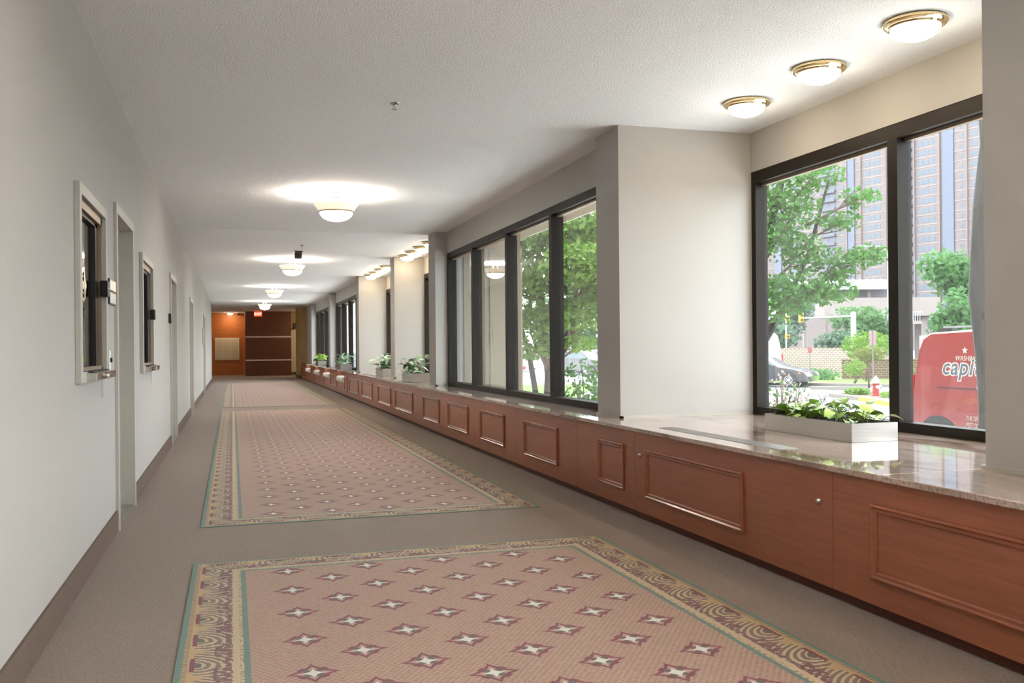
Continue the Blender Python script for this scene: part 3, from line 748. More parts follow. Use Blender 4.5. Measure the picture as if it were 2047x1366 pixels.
r = empty('directory_board', (-0.226, 43.9, 0.69), 'cream resident directory board on the orange-brown end wall', 'notice board')
MB().box(-0.53, 0.53, -0.03, 0, 0, 1.01).build('frame', simple('cream_frame', (226, 212, 186), 0.5), r)
MB().box(-0.505, 0.505, -0.034, -0.03, 0.025, 0.985).build('backing', M['cream'], r)
for k in range(15):
    for c_ in range(3):
        x = -0.49 + c_ * 0.33
        MB().box(x, x + 0.30, -0.037, -0.034, 0.05 + k * 0.062, 0.05 + k * 0.062 + 0.034).build('name_strip', simple('strip', (214, 196, 162), 0.6) if k == 0 and c_ == 0 else bpy.data.materials['strip'], r)

r = empty('exit_sign', (1.07, 41.3, ZC), 'red exit sign hanging in front of the dark partition', 'sign')
MB().box(-0.02, 0.02, -0.02, 0.02, -0.03, 0.0).build('mount', M['steel'], r)
MB().box(-0.165, 0.165, -0.025, 0.025, -0.235, -0.03).build('body', M['exit'], r, bevel=0.004)
def text_mesh(name, txt, size, mat, parent, loc, rot, extrude=0.001, shear=0.0, offset=0.0, align='LEFT', space=1.0, xs=1.0):
    cu = bpy.data.curves.new(name, 'FONT'); cu.body = txt; cu.size = size; cu.extrude = extrude; cu.shear = shear; cu.offset = offset; cu.align_x = align; cu.space_character = space; cu.resolution_u = 4
    tmp = bpy.data.objects.new('tmp_text', cu); COL.objects.link(tmp)
    bpy.context.view_layer.update()
    me = bpy.data.meshes.new_from_object(tmp.evaluated_get(bpy.context.evaluated_depsgraph_get()))
    bpy.data.objects.remove(tmp); bpy.data.curves.remove(cu)
    me.materials.clear(); me.materials.append(mat)
    o = bpy.data.objects.new(name, me); link(o, parent); o.location = loc; o.rotation_euler = rot; o.scale = (xs, 1, 1)
    return o
M['exitletter'] = simple('exit_letter', (250, 235, 222), 0.5, emc=(1, 0.85, 0.8), em=0.8)
text_mesh('lettering', 'EXIT', 0.15, M['exitletter'], r, (0, -0.027, -0.185), (pi / 2, 0, 0), align='CENTER')

r = empty('corner_camera', (0.28, 43.75, ZC), 'small dark security camera on the ceiling by the end wall', 'camera')
MB().lathe([(0, 0), (0.05, 0), (0.05, -0.02), (0, -0.02)], 20).build('base', M['black'], r)
MB().tube([(0, 0, -0.02), (0.0, -0.02, -0.06)], 0.012, 8).build('arm', M['black'], r)
MB().tube([(-0.02, 0.02, -0.065), (0.03, -0.12, -0.08)], 0.035, 14).build('body', M['black'], r, smooth=False)
r = empty('door_closer', (2.60, 43.0, 2.0), 'dark door closer arm on the narrow tan wall', 'door closer')
MB().box(0.05, 0.16, -0.08, 0, 0.1, 0.34).build('box', M['black'], r)
MB().tube([(0.1, -0.06, 0.12), (0.0, -0.12, 0.07), (-0.14, -0.1, 0.05)], 0.014, 8).build('arm', M['black'], r)
o = MB().box(2.52, 2.78, 42.96, 43.0, 0.13, 2.03).build('door_5', simple('cream_end_door', (226, 212, 184), 0.5)); tag(o, 'cream door at the end beside the dark partition', 'door', kind='structure')
o = MB().box(2.49, 4.0, 42.97, 43.0, 0, 0.13).build('baseboard_back', M['basecarpet']); tag(o, 'dark baseboard under the narrow tan wall', 'baseboard', kind='structure')

# ================================================================== outdoors
GZ = -0.8
M['asphalt'] = simple('wet_asphalt', (100, 103, 108), 0.5, noise=0.15, scale=0.6, spec=0.4)
M['grass'] = simple('lawn_grass', (85, 125, 40), 0.95, noise=0.25, scale=3, bump=0.6, bscale=30)
M['kerb'] = simple('kerb_concrete', (111, 105, 98), 0.8, noise=0.1)
M['yellow'] = simple('yellow_kerb_paint', (167, 137, 43), 0.7)
M['mulch'] = simple('dark_mulch', (92, 78, 70), 1.0, noise=0.4, scale=12)
M['bark'] = simple('grey_bark', (52, 47, 42), 0.95, noise=0.35, scale=9, bump=1.0, bscale=30, stretch=(1, 1, 0.15))
M['twig'] = simple('brown_twig', (88, 70, 58), 0.9)
M['poleg'] = simple('galvanised_pole', (149, 154, 159), 0.5, 0.2)
M['chrome'] = simple('silver_paint', (165, 166, 170), 0.3, 0.6)
M['tyre'] = simple('tyre_rubber', (44, 44, 46), 0.8)
M['carglass'] = simple('car_glass', (70, 84, 90), 0.08, spec=0.8)
M['headlamp'] = simple('amber_lens', (226, 120, 50), 0.2)
M['redlens'] = simple('red_lens', (196, 36, 40), 0.2)

def foliage_mat(name, rgb, var=0.35, scale=5.0, trans=0.35):
    m = simple(name, rgb, 0.7, noise=var, scale=scale); nt = m.node_tree
    b = nt.nodes['Principled BSDF']; out = nt.nodes['Material Output']
    tr = nt.nodes.new('ShaderNodeBsdfTranslucent'); tr.inputs[0].default_value = (*[min(1, v * 1.5) for v in lin(rgb)], 1)
    mx = nt.nodes.new('ShaderNodeMixShader'); mx.inputs[0].default_value = trans
    nt.links.new(b.outputs[0], mx.inputs[1]); nt.links.new(tr.outputs[0], mx.inputs[2]); nt.links.new(mx.outputs[0], out.inputs[0])
    return m
M['fol1'] = foliage_mat('maple_foliage', (64, 103, 42)); M['fol2'] = foliage_mat('bright_foliage', (88, 118, 40))
M['fol3'] = foliage_mat('blue_green_foliage', (70, 94, 74), 0.3, 1.0); M['fol4'] = foliage_mat('hazy_green_foliage', (74, 107, 64), 0.3, 0.8)
M['fol5'] = foliage_mat('olive_foliage', (96, 103, 52), 0.3, 3)
M['flower'] = foliage_mat('pale_pink_blossom', (150, 132, 124), 0.2, 8)

def slab(name, poly, z0, z1, mat, label, cat, kind='structure'):
    o = MB().prism(poly, z0, z1, 'z').build(name, mat); return tag(o, label, cat, kind=kind)
slab('ground', [(4.2, -120), (420, -120), (420, 420), (4.2, 420)], GZ - 0.2, GZ, M['asphalt'], 'wet grey asphalt of the drive and street outside', 'ground')
slab('ground_lawn', [(7.4, 23), (10, 24), (13, 34), (17.6, 43.3), (13.7, 44.9), (12.6, 43)], GZ - 0.1, GZ + 0.05, M['grass'], 'bright green lawn beside the building outside the long window', 'lawn')
slab('ground_bounce_slab', [(3.2, -60), (9.4, -60), (9.4, 22), (7.4, 23), (12.6, 43), (13.0, 60), (3.2, 60)], GZ - 0.1, GZ + 0.05, simple('pale_bounce_surface', (234, 232, 228), 0.8, noise=0.04, scale=1.0), 'added pale slab along the building that bounces light indoors', 'reflector')  # pale ground added to bounce daylight up onto the ceiling
slab('ground_verge', [(23.2, 42.5), (26.3, 38.2), (28.4, 35.3), (37, 23.4), (60, 20), (60, 60), (34.1, 52.5), (28, 56)], GZ - 0.1, GZ + 0.08, M['grass'], 'green grass verge in front of the brick wall', 'lawn')
BED = [(21.4, 29.6), (22.6, 29.8), (24.2, 28), (26.5, 22), (24, 11), (17.0, 11), (17.8, 17), (19.16, 22.85), (20.0, 24.87), (20.78, 27.0)]
slab('ground_bed', BED, GZ - 0.1, GZ + 0.10, M['mulch'], 'dark mulch island around the fire hydrant', 'planting bed')

def strip_box(name, pts, w, z0, z1, mat, label, cat, kind='structure'):
    mb = MB()
    for (x0, y0), (x1, y1) in zip(pts[:-1], pts[1:]):
        d = Vector((x1 - x0, y1 - y0)).normalized(); n = Vector((-d.y, d.x)) * w / 2
        mb.prism([(x0 - n.x, y0 - n.y), (x1 - n.x, y1 - n.y), (x1 + n.x, y1 + n.y), (x0 + n.x, y0 + n.y)], z0, z1, 'z')
    o = mb.build(name, mat); return tag(o, label, cat, kind=kind)
strip_box('kerb', [(17.8, 17), (19.16, 22.85), (20.0, 24.87), (20.9, 27.2)], 0.3, GZ - 0.05, GZ + 0.14, M['yellow'], 'yellow painted kerb around the hydrant island', 'kerb')
strip_box('kerb', [(20.9, 27.2), (21.4, 29.6), (22.6, 29.8), (24.2, 28)], 0.3, GZ - 0.05, GZ + 0.13, M['kerb'], 'pale unpainted kerb at the tip of the hydrant island', 'kerb')
strip_box('kerb', [(21.5, 45), (23.2, 42.5), (26.3, 38.2), (28.4, 35.3), (37, 23.4)], 0.3, GZ - 0.05, GZ + 0.13, M['kerb'], 'grey concrete kerb along the grass verge', 'kerb')
o = MB().box(-1.2, 1.2, -0.1, 0.1, 0, 0.13).build('wheel_stop', M['kerb'], loc=(24.9, 34.0, GZ)); o.rotation_euler = (0, 0, math.atan2(-0.81, 0.59)); tag(o, 'low concrete wheel stop on the wet drive', 'wheel stop')

def brickmat(name, rgb, mortar):
    m, nt, b = new_mat(name); setp(b, rough=0.9)
    tc = nt.nodes.new('ShaderNodeTexCoord'); mp = nt.nodes.new('ShaderNodeMapping'); mp.inputs['Rotation'].default_value = (pi / 2, 0, 0)
    br = nt.nodes.new('ShaderNodeTexBrick'); br.inputs['Scale'].default_value = 2.0; br.inputs['Color1'].default_value = (*lin(rgb), 1); br.inputs['Color2'].default_value = (*[v * 0.85 for v in lin(rgb)], 1); br.inputs['Mortar'].default_value = (*lin(mortar), 1)
    nt.links.new(tc.outputs['Object'], mp.inputs[0]); nt.links.new(mp.outputs[0], br.inputs['Vector']); nt.links.new(br.outputs[0], b.inputs['Base Color'])
    return m
def wall_run(name, p0, p1, z1, mat, label, cap=True):
    L = (Vector(p1) - Vector(p0)).length; r = empty(name, (p0[0], p0[1], GZ), label, 'wall', rz=math.atan2(p1[1] - p0[1], p1[0] - p0[0]))
    MB().box(0, L, 0, 0.3, 0, z1 - GZ - 0.08).build('brickwork', mat, r)
    MB().box(-0.03, L + 0.03, -0.03, 0.33, z1 - GZ - 0.08, z1 - GZ).build('coping', mat, r)
    return r
wall_run('brick_wall', (29.0, 56.2), (38.2, 47.5), 0.94, brickmat('tan_brick', (128, 110, 98), (206, 190, 176)), 'long tan brick wall across the street')
wall_run('brick_wall', (31.6, 42.8), (38.0, 39.5), 0.35, brickmat('dark_brick', (84, 68, 57), (136, 116, 100)), 'low dark brown wall behind the clipped shrub')

# ---- trees and shrubs
def leaves(mb, rnd, c, r, n, size, up=0.5):
    for _ in range(n):
        d = Vector((rnd.gauss(0, 1), rnd.gauss(0, 1), rnd.gauss(0, 1))).normalized() * (rnd.random() ** 0.45)
        p = Vector((c[0] + d.x * r[0], c[1] + d.y * r[1], c[2] + d.z * r[2]))
        s = size * rnd.uniform(0.6, 1.25)
        nrm = Vector((rnd.gauss(0, 1), rnd.gauss(0, 1), rnd.gauss(0, 1) + up * 2)).normalized()
        a = nrm.cross(Vector((rnd.gauss(0, 1), rnd.gauss(0, 1), rnd.gauss(0, 1)))).normalized(); b_ = nrm.cross(a)
        mb.add([p - a * s * 0.5, p + b_ * s * 0.3 - a * s * 0.05, p + a * s * 0.5 - nrm * s * 0.12, p - b_ * s * 0.3 - a * s * 0.05], [(0, 1, 2, 3)])
def fast_build(mb, name, mat, parent):
    me = bpy.data.meshes.new(name); me.from_pydata(mb.v, [], mb.f); me.materials.append(mat); me.update()
    o = bpy.data.objects.new(name, me); link(o, parent); return o
def tree(name, label, base, trunks, blobs, size, mat, seed, group=None, bark='bark', limb=0.05, up=0.5, cat='tree', tmat=None):
    rnd = random.Random(seed); r = empty(name, base, label, cat, group)
    B = Vector(base)
    for pts, rad in trunks:
        MB().tube([Vector(p) - B for p in pts], rad, 10).build('trunk', M[bark], r, smooth=True)
    lm = MB(); br = MB()
    for c, rr, n, root in blobs:
        cl = Vector(c) - B
        leaves(lm, rnd, cl, rr, n, size, up)
        if root is not None:
            p0 = Vector(root) - B; mid = (p0 + cl) / 2 + Vector((rnd.uniform(-.1, .1), rnd.uniform(-.1, .1), rnd.uniform(-.05, .12))) * (cl - p0).length
            br.tube([p0, mid, cl], [limb, limb * 0.6, limb * 0.25], 6)
            for k in range(4):
                e = cl + Vector((rnd.uniform(-1, 1) * rr[0], rnd.uniform(-1, 1) * rr[1], rnd.uniform(-.6, 1) * rr[2])) * 0.9
                br.tube([mid.lerp(cl, rnd.random()), mid.lerp(e, 0.6), e], [limb * 0.35, limb * 0.22, limb * 0.1], 5)
    if br.v: br.build('branches', M[tmat or bark], r, smooth=True)
    fo = fast_build(lm, 'foliage', mat, r); fo['kind'] = 'stuff'
    return r

# near tree at the left of the big bay window
q = (6.5, 11.0, 1.3)
tree('maple_tree', 'leafy maple at the left side of the big bay window', (6.4, 11.2, GZ), [([(6.4, 11.2, GZ), (6.42, 11.1, 0.4), (6.5, 11.0, 1.3), (6.8, 10.8, 2.5), (7.0, 10.6, 3.6)], [0.16, 0.13, 0.11, 0.07, 0.04]), ([(6.42, 11.1, 0.5), (6.9, 10.9, 1.3), (7.3, 10.6, 2.3), (7.5, 10.4, 3.3)], [0.07, 0.05, 0.03, 0.015])],
     [((7.0, 10.4, 2.9), (.35, .35, .3), 330, (6.8, 10.8, 2.3)), ((7.25, 10.35, 3.35), (.4, .4, .22), 320, (7.0, 10.6, 2.9)), ((7.8, 10.2, 3.05), (.30, .3, .14), 170, (7.2, 10.5, 2.7)), ((7.6, 10.3, 2.75), (.3, .3, .14), 170, (7.0, 10.7, 2.2)),
      ((7.9, 10.15, 2.3), (.34, .34, .16), 260, (7.1, 10.7, 1.6)), ((7.55, 10.3, 2.2), (.38, .38, .2), 320, (6.9, 10.9, 1.4)), ((7.1, 10.4, 2.35), (.34, .34, .26), 340, (6.7, 10.9, 1.8)), ((6.8, 10.5, 2.6), (.36, .36, .4), 420, (6.6, 10.9, 1.9)),
      ((6.8, 10.5, 3.15), (.32, .3, .3), 300, (6.7, 10.8, 2.4)), ((7.05, 10.4, 1.85), (.45, .4, .3), 520, (6.7, 10.9, 1.4)), ((6.8, 10.5, 1.75), (.35, .35, .35), 420, (6.6, 11, 1.3)), ((7.4, 10.3, 1.85), (.4, .35, .2), 360, (6.8, 10.9, 1.4)),
      ((6.3, 11.2, 2.8), (.9, .9, .9), 900, q), ((6.4, 11.4, 4.0), (1.2, 1.1, .9), 1000, q)],
     0.085, M['fol1'], 21, limb=0.026, tmat='twig')
# tree outside the long window
P0 = (5.9, 17.0, 0.6)
tree('maple_tree', 'dense spreading green tree outside the long window', (5.9, 17.2, GZ), [([(5.9, 17.2, GZ), (5.9, 17.0, 0.6), (5.6, 16.6, 2.0), (5.4, 16.2, 3.4)], [0.13, 0.10, 0.07, 0.04]), ([(5.95, 17.2, GZ), (6.1, 16.9, 1.0), (6.5, 16.4, 2.6)], [0.09, 0.07, 0.04]), ([(5.85, 17.2, GZ), (5.5, 17.0, 0.9), (5.2, 16.8, 1.8)], [0.07, 0.05, 0.03])],
     [((6.1, 15.9, 3.3), (.9, .8, .45), 1500, P0), ((5.2, 16.2, 3.2), (.7, .7, .5), 1100, P0), ((5.9, 15.2, 2.6), (.8, .7, .4), 1300, P0), ((5.2, 16.1, 2.4), (.6, .6, .4), 900, P0), ((6.5, 16.0, 2.3), (.8, .7, .4), 1100, P0),
      ((5.3, 16.3, 1.7), (.5, .5, .35), 420, P0), ((6.1, 15.9, 1.75), (.7, .6, .3), 620, P0), ((6.9, 16.4, 2.9), (.9, .8, .5), 1000, P0), ((5.5, 16.6, 1.15), (.5, .5, .25), 260, P0), ((6.0, 16.4, 4.3), (1.4, 1.3, .7), 1500, P0), ((6.2, 16.2, 1.2), (.5, .5, .15), 150, P0), ((7.6, 17, 3.6), (1.0, 1, .6), 800, P0)],
     0.15, M['fol2'], 22, limb=0.035, tmat='twig')
# trunk right of the bay window
tree('street_tree', 'rough grey tree trunk at the right edge of the bay window', (7.04, 7.3, GZ), [([(7.04, 7.3, GZ), (7.06, 7.3, 0.0), (7.07, 7.3, 0.5), (7.06, 7.3, 1.0), (7.06, 7.3, 1.6), (7.08, 7.3, 2.1), (7.09, 7.3, 2.5), (7.10, 7.3, 2.75), (7.13, 7.3, 3.1), (7.12, 7.3, 3.5), (7.1, 7.3, 5.0)], [0.16, 0.105, 0.10, 0.115, 0.175, 0.165, 0.15, 0.13, 0.11, 0.12, 0.10])],
     [((7.1, 7.3, 6.0), (1.6, 1.6, 1.0), 1500, (7.1, 7.3, 4.8)), ((8.0, 6.8, 5.6), (1.2, 1.2, .7), 800, (7.1, 7.3, 4.6))], 0.14, M['fol1'], 23, limb=0.05)
# shrubs close to the building
def shrub(label, c, rr, n, size, mat, seed, name='shrub', stems=6, group='shrubs outside'):
    rnd = random.Random(seed); base = (c[0], c[1], GZ + 0.03)
    r = empty(name, base, label, 'shrub', group); B = Vector(base); st = MB(); lm = MB()
    for k in range(stems):
        e = Vector((c[0] + rnd.uniform(-.8, .8) * rr[0], c[1] + rnd.uniform(-.8, .8) * rr[1], c[2] + rnd.uniform(-.2, .8) * rr[2])) - B
        st.tube([Vector((rnd.uniform(-.1, .1) * rr[0], rnd.uniform(-.1, .1) * rr[1], 0)), e * 0.5 + Vector((rnd.uniform(-.05, .05), rnd.uniform(-.05, .05), 0)), e], [0.018, 0.012, 0.005], 5)
    st.build('stems', M['twig'], r, smooth=True)
    leaves(lm, rnd, Vector(c) - B, rr, n, size, 0.3)
    f = fast_build(lm, 'foliage', mat, r); f['kind'] = 'stuff'; return r
shrub('loose green bush low in the long window by the near pier', (4.5, 11.4, 0.45), (.5, .5, .55), 900, 0.075, M['fol1'], 31, stems=14)
rr_ = shrub('twiggy bush with pale pink blossoms below the maple', (5.75, 8.8, 0.45), (.28, .3, .42), 330, 0.05, M['flower'], 32, stems=26)
lm = MB(); leaves(lm, random.Random(5), (0, 0, 1.2), (.28, .3, .4), 260, 0.06); f_ = fast_build(lm, 'green_leaves', M['fol1'], rr_); f_['kind'] = 'stuff'
shrub('round bright green clipped bush above the brick wall end', (30.6, 39.4, 1.05), (1.35, 1.3, .75), 1700, 0.17, M['fol2'], 33)
shrub('clipped olive green bush on a bare stem by the sign post', (26.6, 34.2, 0.72), (.75, .7, .36), 900, 0.12, M['fol5'], 34)
shrub('small airy shrub in front of the low dark wall', (28.3, 37.4, 0.05), (.6, .6, .45), 420, 0.12, M['fol2'], 35)
shrub('yellow-green bush at the bay window mullion', (29.4, 35.4, -0.1), (.6, .6, .65), 700, 0.13, M['fol5'], 36)
for i, (x, y, w_, lab) in enumerate(((29.2, 45.2, .9, 'low leafy plants at the foot of the brick wall, left clump'), (30.0, 42.6, 1.0, 'low leafy plants at the foot of the brick wall, middle clump'), (32.6, 37.4, 0.8, 'low leafy plants at the foot of the brick wall, right clump'))):
    shrub(lab, (x, y, GZ + 0.35), (w_, w_ * 1.3, .35), 800, 0.16, M['fol4'], 40 + i, stems=3, group='ground cover by the brick wall')
for i, (x, y, w_, lab) in enumerate(((22.0, 28.9, .5, 'low grass tuft left of the hydrant'), (22.2, 26.6, .9, 'low grass tuft right of the hydrant'))):
    shrub(lab, (x, y, GZ + 0.2), (w_, w_, .16), 700, 0.12, M['fol2'], 50 + i, stems=2, group='grass tufts on the hydrant island')
# trees across the street
BG = [((44.5, 49.0), 5.2, (2.7, 2.6, 2.4), 2600, 'fol4', 'round pale green tree above the red van'), ((42.0, 45.5), 2.6, (1.9, 1.9, 1.8), 1300, 'fol4', 'lower pale green tree just behind the red van'),
      ((48.5, 63.0), 2.9, (2.6, 2.6, 2.6), 2200, 'fol4', 'hazy green tree right of the signal pole'), ((45.2, 68.8), 3.6, (2.8, 2.8, 3.0), 2600, 'fol3', 'hazy blue-green tree behind the signal arm'), ((39.2, 73.0), 4.4, (2.8, 2.8, 3.8), 2400, 'fol4', 'hazy green tree behind the signal heads'),
      ((38.2, 61.2), 1.1, (2.4, 2.6, 1.7), 1500, 'fol3', 'dark hedge-like tree just above the brick wall'), ((43.0, 57.6), 1.0, (2.6, 2.4, 1.5), 1500, 'fol3', 'blue-green tree above the brick wall, right of the hedge'), ((33.2, 69.5), 3.8, (3.0, 3.0, 3.6), 2400, 'fol1', 'deep green tree behind the white van'),
      ((30.0, 82.0), 3.0, (5.0, 4.0, 4.0), 2600, 'fol4', 'broad tree across the street seen through the long window'), ((22.0, 90.0), 3.5, (5.0, 4.0, 4.5), 2600, 'fol1', 'far tree across the street at the second mullion'), ((51.0, 55.5), 2.2, (2.4, 2.4, 2.6), 1500, 'fol3', 'hazy tree behind the tall lamp pole')]
for i, ((x, y), zc, rr, n, mk, lab) in enumerate(BG):
    bl = []; rnd = random.Random(100 + i)
    for k in range(7):
        a = rnd.uniform(0, 2 * pi); q_ = rnd.uniform(0.3, 0.6)
        bl.append(((x + cos(a) * rr[0] * q_, y + sin(a) * rr[1] * q_, zc + rnd.uniform(-.5, .55) * rr[2]), tuple(v * rnd.uniform(.45, .6) for v in rr), n // 7, (x, y, max(GZ + 0.6, zc - rr[2] * 0.6))))
    tree('broadleaf_tree', lab, (x, y, GZ), [([(x, y, GZ), (x + .1, y, (zc + GZ) / 2), (x, y, zc + rr[2] * .4)], [0.2, 0.15, 0.06])], bl, 0.42 if rr[0] < 4 else 0.6, M[mk], 60 + i, 'trees across the street', limb=0.07)

# ---- vehicles
def loft_body(name, prof, wd, mat, parent, belt=None, tum=0.0, edge=0.06, ins=0.05):
    """side outline lofted across the width, tucked in at both sides and leaning in above the belt line"""
    n = len(prof); cy = sum(p[0] for p in prof) / n; cz = sum(p[1] for p in prof) / n
    sl = [(-1.0, ins), (-1.0 + edge * 0.3, ins * 0.4), (-1.0 + edge, 0), (1.0 - edge, 0), (1.0 - edge * 0.3, ins * 0.4), (1.0, ins)]
    vs = []; fs = []
    for s, i_ in sl:
        for y, z in prof:
            d = Vector((cy - y, cz - z)); L = d.length; d = d / L if L else d
            y2, z2 = y + d.x * i_, z + d.y * i_
            k = 1.0 - (tum * max(0, z - belt) if belt is not None else 0)
            vs.append((s * wd / 2 * k, y2, z2))
    for a in range(len(sl) - 1):
        for i in range(n):
            j = (i + 1) % n; fs.append((a * n + i, a * n + j, (a + 1) * n + j, (a + 1) * n + i))
    fs.append(tuple(range(n))); fs.append(tuple((len(sl) - 1) * n + i for i in range(n)))
    o = MB().add(vs, fs).build(name, mat, parent); return autosmooth(o, 40)
def wheel(parent, x, y, r, side):
    w = MB().lathe([(r * 0.62, -0.10), (r * 0.95, -0.10), (r, -0.07), (r, 0.07), (r * 0.95, 0.10), (r * 0.62, 0.10)], 28, (x, y, r), 'x').build('wheel', M['tyre'], parent, smooth=False)
    s = MB(); xo = x + side * 0.085
    s.lathe([(r * 0.55, -0.01), (r * 0.64, -0.01), (r * 0.64, 0.02), (r * 0.55, 0.02)], 28, (xo, y, r), 'x'); s.lathe([(0, -0.015), (r * .16, -0.015), (r * .16, 0.025), (0, 0.025)], 16, (xo, y, r), 'x')
    for k in range(9):
        a = 2 * pi * k / 9
        s.tube([(xo, y + cos(a) * r * .1, r + sin(a) * r * .1), (xo, y + cos(a) * r * .6, r + sin(a) * r * .6)], r * 0.05, 6)
    s.build('rim', M['chrome'], w)
    MB().lathe([(0, 0), (r * .6, 0)], 24, (xo - side * 0.03, y, r), 'x').build('disc', M['black'], w)
def arch(parent, x, y, r, R, side):
    pts = [(y + R * cos(a), r + R * sin(a)) for a in [radians(-18 + 216 * k / 18) for k in range(19)]]
    MB().prism(pts, x, x + side * 0.012, 'x').build('wheel_arch', M['black'], parent)

# red van: local y runs from the nose (0) back to the tail, local -x side faces the building
VL = 4.75; r = empty('van', (11.35, 12.50 - VL, GZ), 'red sponsored van with hockey team lettering parked by the bay window', 'van')
M['vanred'] = simple('van_red', (112, 24, 23), 0.3, noise=0.05, scale=1.5, coat=0.6)
prof = [(0.05, 0.32), (0.0, 0.55), (0.05, 0.85), (0.55, 1.10), (0.95, 1.22), (1.55, 1.82), (1.85, 2.02), (2.4, 2.12), (3.4, 2.16), (4.30, 2.12), (4.46, 2.04), (4.56, 1.86), (4.66, 1.45), (4.72, 1.0), (4.75, 0.6), (4.73, 0.36), (4.6, 0.30), (0.3, 0.28)]
loft_body('body', prof, 1.70, M['vanred'], r, 1.2, 0.0, 0.10, 0.05)
wy = 11.86 - (12.5 - VL)
for s in (-1, 1):
    for y in (wy, 0.85):
        arch(r, s * 0.845, y, 0.35, 0.48, s); wheel(r, s * 0.80, y, 0.34, s)
    MB().prism([(1.25, 1.28), (1.72, 1.80), (2.25, 1.88), (2.25, 1.28)], s * 0.846, s * 0.854, 'x').build('side_window', M['carglass'], r)
    MB().box(s * 0.848 - 0.006, s * 0.848 + 0.006, 3.0, 4.15, 1.255, 1.275).build('slide_rail', M['black'], r)
    MB().box(s * 0.60 - 0.02, s * 0.60 + 0.02, 2.0, 4.25, 2.19, 2.22).build('roof_rail', M['chrome'], r)
    for y in (2.3, 3.2, 4.05): MB().box(s * 0.60 - 0.04, s * 0.60 + 0.04, y, y + 0.28, 2.12, 2.19).build('rail_foot', M['black'], r)
    MB().box(s * 0.83 - 0.02, s * 0.83 + 0.02, 4.66, 4.74, 0.85, 1.45).build('tail_light', M['redlens'], r)
    MB().prism([(0.06, 0.72), (0.12, 0.88), (0.5, 1.0), (0.45, 0.78)], s * 0.84, s * 0.853, 'x').build('headlight', M['white'], r)
MB().prism([(1.02, 1.25), (1.58, 1.81), (1.60, 1.79), (1.04, 1.23)], -0.72, 0.72, 'x').build('windscreen', M['carglass'], r)
MB().box(-0.65, 0.65, 4.655, 4.675, 1.35, 1.75).build('rear_window', M['carglass'], r)
MB().box(-0.8, 0.8, 4.70, 4.80, 0.34, 0.56).build('rear_bumper', M['vanred'], r, bevel=0.02)
# lettering on the -x side, reading from tail (far) to nose (near)
M['lett'] = simple('letter_cream', (154, 149, 136), 0.5); M['navy'] = simple('letter_navy', (52, 60, 76), 0.5)
Y0 = 12.50 - VL; SX = -0.854; RT = (pi / 2, 0, -pi / 2)
def vt(name, txt, size, mat, tw, zw, **k): return text_mesh(name, txt, size, mat, r, (SX - k.pop('dx', 0.0), tw - Y0, zw - GZ), RT, **k)
def star(y, z, R):
    p = [(y + (R if k % 2 == 0 else R * .4) * sin(k * pi / 5), z + (R if k % 2 == 0 else R * .4) * cos(k * pi / 5)) for k in range(10)]
    MB().prism(p, SX - 0.001, SX - 0.003, 'x').build('star_decal', M['lett'], r)
for tw in (11.30, 11.06, 10.82): star(tw - Y0, 1.04 - GZ, 0.062)
vt('lettering', 'WASHINGTON', 0.105, M['lett'], 11.50, 0.888, shear=0.2, xs=0.9)
vt('lettering', 'capitals', 0.36, M['lett'], 11.78, 0.675, shear=0.25, offset=0.022, xs=1.0, space=1.1)
vt('lettering', 'capitals', 0.36, M['navy'], 11.78, 0.675, shear=0.25, dx=0.0015, xs=1.0, space=1.1, offset=0.004)
for tx, z in (('THE OFFICIAL', -0.005), ('PEST CONTROL', -0.11), ('PARTNER OF', -0.205)): vt('lettering', tx, 0.102, M['lett'], 11.285, z, xs=0.62)
# cream outline swoosh below the word
MB().tube([(SX - 0.002, 11.02 - Y0, 0.60 - GZ), (SX - 0.002, 11.06 - Y0, 0.5 - GZ), (SX - 0.002, 11.03 - Y0, 0.40 - GZ), (SX - 0.002, 10.96 - Y0, 0.30 - GZ)], 0.014, 6).build('swoosh_decal', M['lett'], r)

# white van (only its tail half shows)
r = empty('van', (31.1, 48.3, GZ), 'white delivery van with red and blue stripes behind the black car', 'van', rz=math.atan2(-0.80, 0.60) + pi / 2)
M['vanwhite'] = simple('van_white', (168, 170, 174), 0.35)
prof = [(0.05, 0.4), (0.0, 0.7), (0.05, 1.2), (0.12, 1.9), (0.25, 2.5), (0.45, 2.68), (3.6, 2.70), (4.1, 2.55), (4.7, 1.75), (5.5, 1.35), (5.6, 0.8), (5.55, 0.4)]
loft_body('body', prof, 2.0, M['vanwhite'], r, 1.2, 0.02, 0.1, 0.06)
for s in (-1, 1):
    for y in (1.1, 4.7): arch(r, s * 0.995, y, 0.34, 0.42, s); wheel(r, s * 0.93, y, 0.34, s)
    MB().box(s * 1.0 - 0.008, s * 1.0 + 0.008, 0.1, 5.2, 1.02, 1.10).build('red_stripe', M['redlens'], r); MB().box(s * 1.0 - 0.008, s * 1.0 + 0.008, 0.1, 5.2, 0.88, 0.96).build('blue_stripe', M['navy'], r)
    MB().box(s * 0.97 - 0.04, s * 0.97 + 0.04, -0.01, 0.12, 0.75, 1.4).build('tail_light', M['redlens'], r)
    MB().prism([(3.7, 1.6), (3.7, 2.3), (4.1, 2.3), (4.55, 1.7)], s * 0.985, s * 0.999, 'x').build('side_window', M['carglass'], r)
text_mesh('lettering', 'We Deliver For You', 0.26, M['navy'], r, (-1.0, 3.0, 1.92), (pi / 2, 0, -pi / 2))

